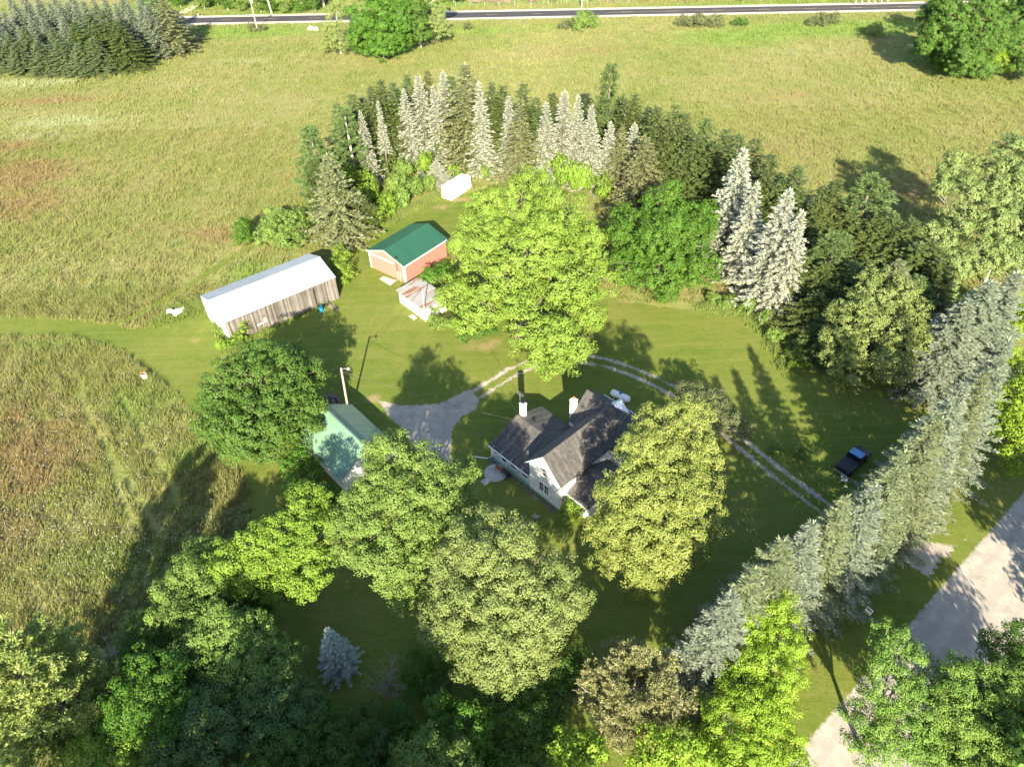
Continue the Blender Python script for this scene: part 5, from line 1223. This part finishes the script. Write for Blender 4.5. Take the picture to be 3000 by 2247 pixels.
# ---- the two pines near the camera
lim = []
pm = pine_mesh(71, h=17, r=7.2, levels=17, tufts=44, needles=20, nl=.42, nw=.105, bare=.15, rise=.55, shape=.6, topr=.2, limbs=lim)
t = thing('pine_tree', 'large sunlit yellow-green white pine at the near left corner', 'tree', (*at(80, 1985, 12)[:2], 0)); link('crown', pm, L_PINELIT, t)
mb = MB(); mb.tube([(0, 0, -.1), (0, 0, 8), (0, 0, 16)], [.36, .25, .05], 10)
for P in lim: mb.tube(P, [.07, .05, .02], 5)
mb.build('trunk', BARK, t)
lim = []
pm = pine_mesh(72, h=10.5, r=5.8, levels=13, tufts=60, needles=22, nl=.30, nw=.075, bare=.3, rise=.45, shape=.42, topr=.35, limbs=lim)
t = thing('pine_tree', 'tan and olive pine with bare inner branches at the bottom right of the ash', 'tree', (*at(1850, 2050, 6)[:2], 0)); link('crown', pm, L_SCOTS, t)
mb = MB(); mb.tube([(0, 0, -.1), (0, 0, 5), (0, 0, 10)], [.30, .22, .06], 10)
for P in lim: mb.tube(P, [.075, .055, .02], 6)
for k in range(150):
    a, b_, c_2 = lim[k % len(lim)]; b_, c_2 = np.array(b_), np.array(c_2); q = b_ + (c_2 - b_) * rng.uniform(0, 1); mb.tube([q, q + rng.normal(0, .5, 3) + (0, 0, .3)], [.035, .012], 4)
mb.build('trunk', DEADW, t)

# ---- bushes
leafy('round_bush', 'rounded light green bush between the long barn and the meadow', [(820, 660, 3.2, 3.0), (780, 690, 2.6, 2.8), (860, 650, 3.2, 2.6), (850, 700, 2.2, 2.6), (790, 640, 3.4, 2.2)], L_MID2, .55, .28, .55, 41, .14, .9, cat='bush')
leafy('round_bush', 'small deep green bush left of the rounded light green bush', [(715, 665, 2.4, 1.9), (720, 700, 1.6, 1.9), (700, 690, 1.8, 1.3)], L_MID, .5, .26, .55, 42, .1, .9, cat='bush')
leafy('round_bush', 'leafy green bush at the right end of the long barn', [(1000, 750, 2.2, 1.8), (1010, 790, 1.6, 1.8), (985, 775, 1.8, 1.5), (1000, 820, .9, 1.2)], L_BRIGHT2, .45, .25, .55, 43, .08, .9, cat='bush')
leafy('round_bush', 'dark green bush between the red barn and the white shed', [(1260, 810, 2.6, 1.9), (1240, 830, 2.0, 1.4), (1300, 800, 2.6, 2.0)], L_MID, .45, .25, .55, 44, .08, .9, cat='bush')
leafy('round_bush', 'light green bush at the right wall of the white shed', [(1270, 925, 1.4, 1.2), (1295, 945, 1.4, 1.3), (1270, 945, .9, 1.0)], L_MID2, .4, .24, .55, 45, .06, .9, cat='bush')
leafy('round_bush', 'shaded bush under the left skirt of the huge maple', [(1365, 985, 1.4, 1.3), (1400, 975, 1.6, 1.4), (1430, 965, 1.4, 1.2)], L_DARK, .4, .24, .55, 46, .06, .9, cat='bush')
leafy('round_bush', 'broad leafy bush along the left wall of the garage', [(880, 1330, 2.6, 1.5), (850, 1370, 2.4, 1.7), (900, 1400, 2.4, 1.8), (940, 1450, 2.4, 1.7), (870, 1440, 1.6, 1.7), (920, 1360, 2.2, 1.2)], L_MID, .42, .22, .55, 47, .08, .9, cat='bush')
leafy('round_bush', 'yellow-green foundation bush at the farmhouse corner', [(1668, 1480, 1.5, 1.2), (1690, 1505, 1.2, 1.1), (1660, 1510, .9, 1.0)], L_BRIGHT2, .38, .2, .6, 48, .06, .9, cat='bush')
leafy('roadside_bush', 'round green bush on the near verge before the far utility pole', [(1705, 55, 3.4, 3.0), (1700, 70, 2.0, 3.2), (1735, 68, 1.6, 2.6)], L_MID2, .6, .36, .5, 49, .1, .9, cat='bush')
leafy('roadside_bush', 'grey twiggy bush left of the round roadside bush', [(1668, 74, 1.2, 2.2), (1650, 78, .9, 1.8)], L_GREY, .5, .34, .4, 50, .1, .9, cat='bush')
leafy('roadside_bush', 'wide grey-brown thicket by the far road', [(2050, 58, 2.2, 2.6), (2020, 66, 1.4, 2.4), (2085, 64, 1.6, 2.6), (1995, 66, 1.0, 2.0), (2105, 68, 1.2, 2.0)], L_GREY, .55, .36, .45, 51, .1, .9, cat='bush')
leafy('roadside_bush', 'low dark green bush right of the wide grey thicket', [(2162, 66, 1.2, 1.8), (2180, 68, .9, 1.4)], L_DARK, .5, .34, .5, 52, .08, .9, cat='bush')
leafy('roadside_bush', 'grey-green bush on the verge left of the far right oak', [(2410, 62, 1.6, 2.6), (2440, 52, 2.0, 2.2), (2380, 66, 1.0, 1.8)], L_GREY, .5, .36, .45, 53, .08, .9, cat='bush')
leafy('roadside_bush', 'pale round bush in the verge corner near the far right oak', [(2560, 86, 1.8, 2.2), (2575, 95, 1.2, 2.0)], L_OLIVE, .5, .34, .5, 54, .08, .9, cat='bush')
leafy('roadside_bush', 'small brown dry bush in the field right of the road clump', [(1370, 80, .9, 1.6)], L_GREY, .4, .30, .4, 55, .05, .9, cat='bush')
leafy('roadside_bush', 'dry brown bush around the foot of the transformer pole', [(740, 84, .9, 1.9), (765, 86, .8, 1.6)], L_GREY, .4, .30, .4, 56, .05, .9, cat='bush')
leafy('sapling', 'leafy green sapling on the shaded lawn near the black pickup', [(2332, 1318, 1.2, .9), (2345, 1330, .8, .8)], L_MID2, .3, .22, .5, 57, .05, .9, cat='bush')
leafy('sapling', 'smaller leafy sapling beside the driveway tracks', [(2278, 1312, .7, .8), (2265, 1318, .5, .6)], L_MID2, .3, .2, .5, 58, .04, .9, cat='bush')
leafy('sapling', 'bright green sapling at the shaded edge of the back lawn', [(2330, 1065, .9, 1.0), (2345, 1075, .7, .8)], L_BRIGHT2, .3, .22, .5, 59, .05, .9, cat='bush')
leafy('vine', 'green vine climbing the white end of the weathered board barn side', [(710, 940, 2.9, .75), (715, 965, 2.2, .8), (705, 950, 2.6, .7), (700, 985, 1.2, .8), (690, 1005, .6, .8)], L_BRIGHT2, .32, .22, .6, 60, .04, 1.1, cat='vine')

# bushes at the foot of the windbreak
UND = [(905, 640, 1.5, 1.8, 0), (1035, 525, 4.2, 2.2, 1), (1070, 545, 3.6, 2.2, 1), (1085, 590, 1.6, 2.2, 1), (1110, 640, 1.3, 2.0, 1), (1075, 660, 1.2, 1.8, 1), (1140, 610, 1.4, 2.0, 1), (1180, 590, 1.4, 2.0, 0), (1165, 540, 1.8, 2.0, 0), (1210, 560, 1.5, 2.0, 0), (1250, 545, 1.4, 1.8, 0), (1190, 500, 2.4, 2.0, 0), (1235, 480, 2.4, 2.0, 1), (1130, 470, 3, 2.0, 0), (1265, 520, 1.3, 1.3, 1), (1330, 500, 1.3, 1.5, 1), (1420, 505, 1.6, 1.6, 0), (1600, 500, 3.0, 2.6, 1), (1660, 510, 3.0, 2.6, 1), (1710, 520, 3.0, 2.4, 1), (1760, 545, 2.2, 2.2, 1), (1540, 495, 2.4, 2.2, 0), (2090, 880, .7, 1.2, 0), (2130, 885, .8, 1.3, 0), (2190, 905, .8, 1.4, 0), (2235, 935, .8, 1.4, 0), (2275, 985, .8, 1.4, 0), (2310, 1040, .7, 1.2, 0), (660, 975, .7, 1.2, 0), (700, 1000, .7, 1.2, 1), (655, 1010, .7, 1.3, 1), (640, 960, .6, 1.0, 0)]
ARCH = []
for k in range(3):
    lob = [(rng.uniform(-.6, .6), rng.uniform(-.6, .6), rng.uniform(.35, .9), rng.uniform(.45, .75)) for _ in range(6)]
    me = crown_mesh('bush_foliage', lob, .3, .16, .5, 80 + k); me.materials.append(L_MID2); st = limb_mesh('bush_stem', lob, .05, 80 + k); st.materials.append(BARK); ARCH.append((me, st))
def bush(xy, s, mat, label, group, k, name='bush', cat='bush', h=1.0):
    t = thing(name, label, cat, (*xy, 0), k * 1.7, group); t.scale = (s, s, s * h)
    f = link('foliage', ARCH[k % 3][0], None, t); set_mat(f, mat); link('stem', ARCH[k % 3][1], None, t)
    return t
for k, (x, y, z, r, b_) in enumerate(UND):
    where = 'at the foot of the windbreak' if k < 22 else ('below the lawn corner spruces' if k < 28 else 'by the white gable of the long barn')
    i = k if k < 22 else (k - 22 if k < 28 else k - 28)
    bush(at(x, y, z)[:2], r, L_BRIGHT2 if b_ else L_MID2, '%s bush %s, %s from the left' % ('yellow-green' if b_ else 'mid green', where, ORD[i]), 'bushes ' + where, k, h=1.0 + z / 3)

# dead shrub, brush heaps, far trees and brush across the road
def twigs(seed, n, L, spread, r=.03):
    rg = np.random.default_rng(seed); mb = MB()
    for k in range(n):
        d = unit(np.array([rg.normal(0, spread), rg.normal(0, spread), rg.uniform(.4, 1)])); p = np.zeros(3); P = [p]
        for j in range(4): p = p + d * L * rg.uniform(.15, .32); d = unit(d + rg.normal(0, .28, 3)); P.append(p)
        mb.tube(P, [r, r * .8, r * .55, r * .35, r * .15], 4, False)
        for j in range(7):
            q = P[rg.integers(1, 5)]; e = unit(d + rg.normal(0, .6, 3)); m = q + e * L * rg.uniform(.1, .3)
            mb.tube([q, m, m + unit(e + rg.normal(0, .5, 3)) * L * .18], [r * .4, r * .25, r * .08], 3, False)
    return mb.mesh('twigs')
TW = twigs(91, 26, 2.6, .7); TW.materials.append(DEADW)
def dead(label, xy, s, group=None, name='dead_shrub', rz=0.0, h=1.0):
    o = link(name, TW, None); o.location = (*xy, 0); o.scale = (s, s, s * h); o.rotation_euler = (0, 0, rz); return tag(o, label, 'dead shrub', group)
dead('bleached leafless shrub on the shaded lawn right of the small blue spruce', at(1145, 2010)[:2], 1.25)
dead('dark bare brush tangle beside the near yellow-green pine', at(330, 1930)[:2], 1.4, h=.5)
dead('bare dead branches in the middle of the shaded near wood', at(620, 2030, 5)[:2], 1.8, h=1.3)
M_BRUSH = simple('pinkish dead brush', (.36, .24, .18), .9, var=.3)
FB_ = [(1560, 6), (1620, 4), (1780, 5), (1830, 3), (1905, 4), (2010, 2), (2080, 0), (2160, 2), (2240, 2), (2330, 0), (1490, 10), (1450, 8), (1395, 10)]
for k, (x, y) in enumerate(FB_):
    o = dead('heap of pinkish dead brush across the far road, %s of the heaps' % ORD[k], at(x, y)[:2], 2.4, 'brush heaps across the far road', 'brush_heap', k * 1.1, .45); set_mat(o, M_BRUSH)
TREE = []
for k in range(3):
    lob = [(rng.uniform(-2.4, 2.4), rng.uniform(-2.4, 2.4), rng.uniform(1.4, 9.5), rng.uniform(1.8, 2.8)) for _ in range(13)]
    me = crown_mesh('far_crown', lob, .75, .42, .45, 95 + k); me.materials.append(L_MID); st = limb_mesh('far_trunk', lob, .25, 95 + k); st.materials.append(BARKP); TREE.append((me, st))
FT = [(440, 16, .8, 0), (490, 4, 1.0, 1), (530, 22, .6, 0), (600, 28, .6, 2), (640, 16, .8, 0), (668, 30, .6, 1), (705, 34, .5, 2), (765, 36, .6, 2), (800, 38, .55, 0), (842, 38, .6, 2), (885, 36, .6, 0), (925, 34, .7, 1), (690, 5, 1.0, 0), (780, 8, 1.1, 1), (870, 8, 1.1, 0), (950, 6, 1.0, 1),
      (1330, 8, .8, 1), (1380, -2, .9, 0), (1440, 0, .6, 0), (1520, -2, .6, 2), (1590, 2, .45, 2), (1665, 2, .5, 0), (1735, 3, .5, 2), (1870, 0, .55, 0), (1960, 0, .45, 2), (2040, 0, .5, 0), (2120, -2, .5, 2), (2200, -3, .5, 0), (2290, -2, .6, 1), (2390, -4, .6, 0), (2470, -3, .6, 2), (2620, -4, .8, 0)]
for k, (x, y, s, m) in enumerate(FT):
    xy = at(x, y)[:2]
    t = thing('roadside_tree', 'leafy tree in the line across the far road, %s from its left end' % ORD[k], 'tree', (*xy, 0), k * 1.3, 'trees across the far road'); t.scale = (s * 1.15, s * 1.15, s)
    c = link('crown', TREE[k % 3][0], None, t); set_mat(c, (L_MID, L_DARK, L_MID2)[m]); link('trunk', TREE[k % 3][1], None, t)
for k, (x, y, h, le) in enumerate(((797, 44, 13, -.8), (905, 28, 14, -1.2), (950, 22, 14, -.7))):
    t = thing('bare_trunk', ('leaning pale dead tree trunk nearest the transformer pole', 'pale dead tree trunk left of the road clump', 'pale dead tree trunk touching the road clump')[k], 'dead tree', (*at(x, y)[:2], 0), 0, 'dead trunks across the far road')
    mb = MB(); mb.tube([(0, 0, -.1), (le * .4, 0, h * .4), (le, .2, h)], [.42, .3, .1], 9); mb.build('trunk', DEADW, t)
    for q in range(3):
        mb = MB(); z = h * (.45 + .15 * q); mb.tube([(le * z / h, 0, z), (le * z / h + (-1) ** q * 1.0, .2, z + 1.2), (le * z / h + (-1) ** q * 1.4, .3, z + 2.4)], [.12, .08, .02], 5); mb.build('branch', DEADW, t)
for k, x in enumerate((2505, 2524, 2543, 2562, 2580, 2600)):
    p = at(x, 14 - k * .4)[:2]; o = MB().tube([(0, 0, -.1), (.3 * (-1) ** k, 0, 4), (.8 * (-1) ** k, 0, 8)], [.2, .16, .06], 7).build('bare_trunk', DEADW); o.location = (*p, 0)
    tag(o, 'slim pale bare trunk across the road near the far right oak, %s from the left' % ORD[k], 'dead tree', 'slim bare trunks across the far road')

# tall trees of the near wood and of the far side of the gravel road, rooted below the picture
NEAR = [((-34, 3), 2.0), ((-26, 8), 1.9), ((-17, 6), 2.0), ((-8, 9), 1.9), ((0, 7), 1.6), ((-12, -4), 2.1)]
for k, (p, s_) in enumerate(NEAR):
    t = thing('near_tree', 'tall leafy tree below the bottom edge of the photo that shades the near wood', 'tree', (*p, 0), k * 1.9, 'tall trees below the bottom edge'); t.scale = (s_, s_, s_)
    c = link('crown', TREE[k % 3][0], None, t); set_mat(c, L_MID2); link('trunk', TREE[k % 3][1], None, t)
for k, p in enumerate(((42, 17), (58.5, 29), (65, 36), (73, 42))):
    t = thing('roadside_tree', 'tall leafy tree past the right edge of the photo that shades the gravel road', 'tree', (*p, 0), k * 1.9, 'tall trees beyond the gravel road'); t.scale = (1.5, 1.5, 1.55)
    c = link('crown', TREE[k % 3][0], None, t); set_mat(c, L_LEAFR); link('trunk', TREE[k % 3][1], None, t)

FILL = [(210, 2100, 4, .62), (300, 2010, 4, .55), (400, 1930, 4, .6), (470, 1890, 3.5, .55), (540, 1960, 4, .62), (560, 2050, 4, .6), (690, 2050, 4, .6), (690, 1770, 3, .5), (760, 1760, 2.5, .42), (480, 2190, 5, .62), (820, 2180, 4, .55), (930, 2100, 3, .45), (1010, 2220, 4, .55), (1100, 2200, 3.5, .5), (1170, 2120, 3, .42), (1200, 2210, 4, .5), (1290, 2040, 2.5, .38), (1420, 2230, 4, .55), (1520, 2230, 4, .55), (1590, 2210, 4, .5), (2120, 2230, 5, .5), (2060, 2150, 4, .45)]
for k, (x, y, z, s_) in enumerate(FILL):
    t = thing('hedgerow_tree', 'understorey tree filling the shaded near wood, %s from its left end' % ORD[k], 'tree', (*at(x, y, z)[:2], 0), k * 2.1, 'understorey trees of the near wood'); t.scale = (s_, s_, s_ * .9)
    c = link('crown', TREE[k % 3][0], None, t); set_mat(c, (L_MID2, L_GREYDARK, L_MID)[k % 3]); link('trunk', TREE[k % 3][1], None, t)

# ---- tall meadow grass (nobody could count it) and white flower heads
def occupied(P):
    e = np.maximum(np.maximum(sd_lawn(P), sd_drive(P)), sd_road(P) + 1.0)
    d = np.abs((P - FA) @ fn)
    keep = (e < .25) & (d > 6.0)
    for (cx, cy), a, l, w in (((-38.72, 97.71), .658, 9.6, 4.9), ((-17.55, 110.53), .8886, 5.6, 4.6), ((-21.4, 64.1), -.8595, 5.3, 4.2)):
        q = P - (cx, cy); u_ = q @ (math.cos(a), math.sin(a)); v_ = q @ (-math.sin(a), math.cos(a)); keep &= ~((np.abs(u_) < l) & (np.abs(v_) < w))
    for ln in RUTS: keep &= ldist(P, ln) > .42
    return keep
RUTS = [smooth(pts(l)) for l in ([(742, 222), (772, 262), (812, 318), (850, 370), (872, 410)], [(756, 224), (795, 268), (832, 318), (866, 366), (886, 392)],
        [(240, 1120), (236, 1170), (280, 1260), (350, 1380), (420, 1480), (470, 1560)], [(345, 1160), (390, 1230), (440, 1320), (500, 1420), (520, 1480)], [(330, 1380), (350, 1450), (390, 1540)])]
def frame_ok(P, m=60):
    d = np.c_[P, np.zeros(len(P))] - (0, 0, CAM_H); z = d @ _f
    x = 1500 + FPX * (d @ _r) / z; y = 1123.5 - FPX * (d @ _u) / z
    return (z > 1) & (x > -m * 4) & (x < 3000 + m * 4) & (y > -m) & (y < 2247 + m * 4)
def scatter(n, x0, x1, y0, y1):
    P = np.c_[rng.uniform(x0, x1, n), rng.uniform(y0, y1, n)]
    P = P[frame_ok(P)]; return P[occupied(P)]
def blades(name, P, h, w, nb, mat, green=None):
    n = len(P); idx = np.repeat(np.arange(n), nb); m = len(idx)
    lush, rust, pale = zones(P, Z_LUSH), zones(P, Z_RUST), zones(P, Z_PALE)
    if green is not None: lush, rust, pale = np.full(n, green), rust * 0, pale * 0
    patch = .7 + .5 * np.sin(P[:, 0] * .9 + np.sin(P[:, 1] * .7) * 2) * np.sin(P[:, 1] * .8 + np.cos(P[:, 0] * .5) * 2)
    hh = (h * np.clip(patch, .35, 1.3))[idx] * rng.uniform(.6, 1.25, m)
    b = np.c_[P[idx] + rng.normal(0, .14, (m, 2)), np.zeros(m)]; a = rng.uniform(0, 6.28, m); s = np.c_[np.cos(a), np.sin(a), np.zeros(m)] * (w * rng.uniform(.7, 1.4, m) / 2)[:, None]
    tip = b + np.c_[rng.normal(0, .22, (m, 2)) * hh[:, None] + np.array([.12, .05]), hh]
    V = np.stack([b - s, b + s, tip], 1).reshape(-1, 3); r3 = lambda q: np.repeat(q[idx], 3)
    tint = np.stack([np.zeros(m), np.zeros(m), rng.uniform(.2, 1, m)], 1).ravel()
    me = mesh_np(name, V, np.arange(3 * m).reshape(m, 3), {'tint': ('POINT', tint), 'lush': ('POINT', r3(lush)), 'rust': ('POINT', r3(rust)), 'pale': ('POINT', r3(pale))})
    return tag(link(name, me, mat), kind='stuff')
blades('meadow_grass', scatter(110000, -95, 0, 20, 105), .85, .085, 5, M_BLADE)
blades('meadow_grass', scatter(150000, -150, 150, 95, 175), .7, .11, 4, M_BLADE)
blades('meadow_grass', scatter(110000, -200, 200, 170, 300), .75, .16, 3, M_BLADE)
Pf = scatter(130000, -95, -10, 20, 120)
fz = np.array([ell(*q) for q in ((330, 1640, 260, 130, 1), (120, 1560, 200, 120, 1), (330, 1300, 260, 120, .6), (200, 800, 260, 60, .5), (520, 640, 160, 40, .4), (80, 1200, 160, 100, .5))])
Pf = Pf[rng.uniform(size=len(Pf)) < .30 * zones(Pf, fz) + .01]
a = np.arange(5) * 2 * math.pi / 5; rr = rng.uniform(.028, .058, len(Pf)); hh = rng.uniform(.75, 1.15, len(Pf))
V = np.stack([np.c_[Pf[:, 0] + rr * math.cos(w), Pf[:, 1] + rr * math.sin(w), hh + rng.normal(0, .02, len(Pf))] for w in a], 1).reshape(-1, 3)
tag(link('white_wildflowers', mesh_np('white_wildflowers', V, np.arange(5 * len(Pf)).reshape(-1, 5)), M_FLOWER), 'white wildflower heads scattered through the meadow', 'flowers', None, 'stuff')
# rank grass round the barn and along the windbreak
def band(line, w, n):
    L = smooth(pts(line)); k = rng.integers(0, len(L) - 1, n); f = rng.uniform(size=n)[:, None]; return L[k] * (1 - f) + L[k + 1] * f + rng.normal(0, w, (n, 2))
Pb = np.concatenate([band([(690, 1005), (800, 950), (900, 905), (935, 890)], .55, 1500), band([(1090, 690), (1140, 650), (1220, 605), (1280, 575)], .7, 2200), band([(2050, 895), (2150, 905), (2230, 945), (2290, 1020), (2320, 1085)], .9, 2600), band([(470, 945), (560, 905), (620, 890)], .8, 1500), band([(640, 930), (665, 1000), (690, 1030)], .6, 1000)])
blades('rank_grass', Pb, .75, .085, 6, M_BLADE, .9)
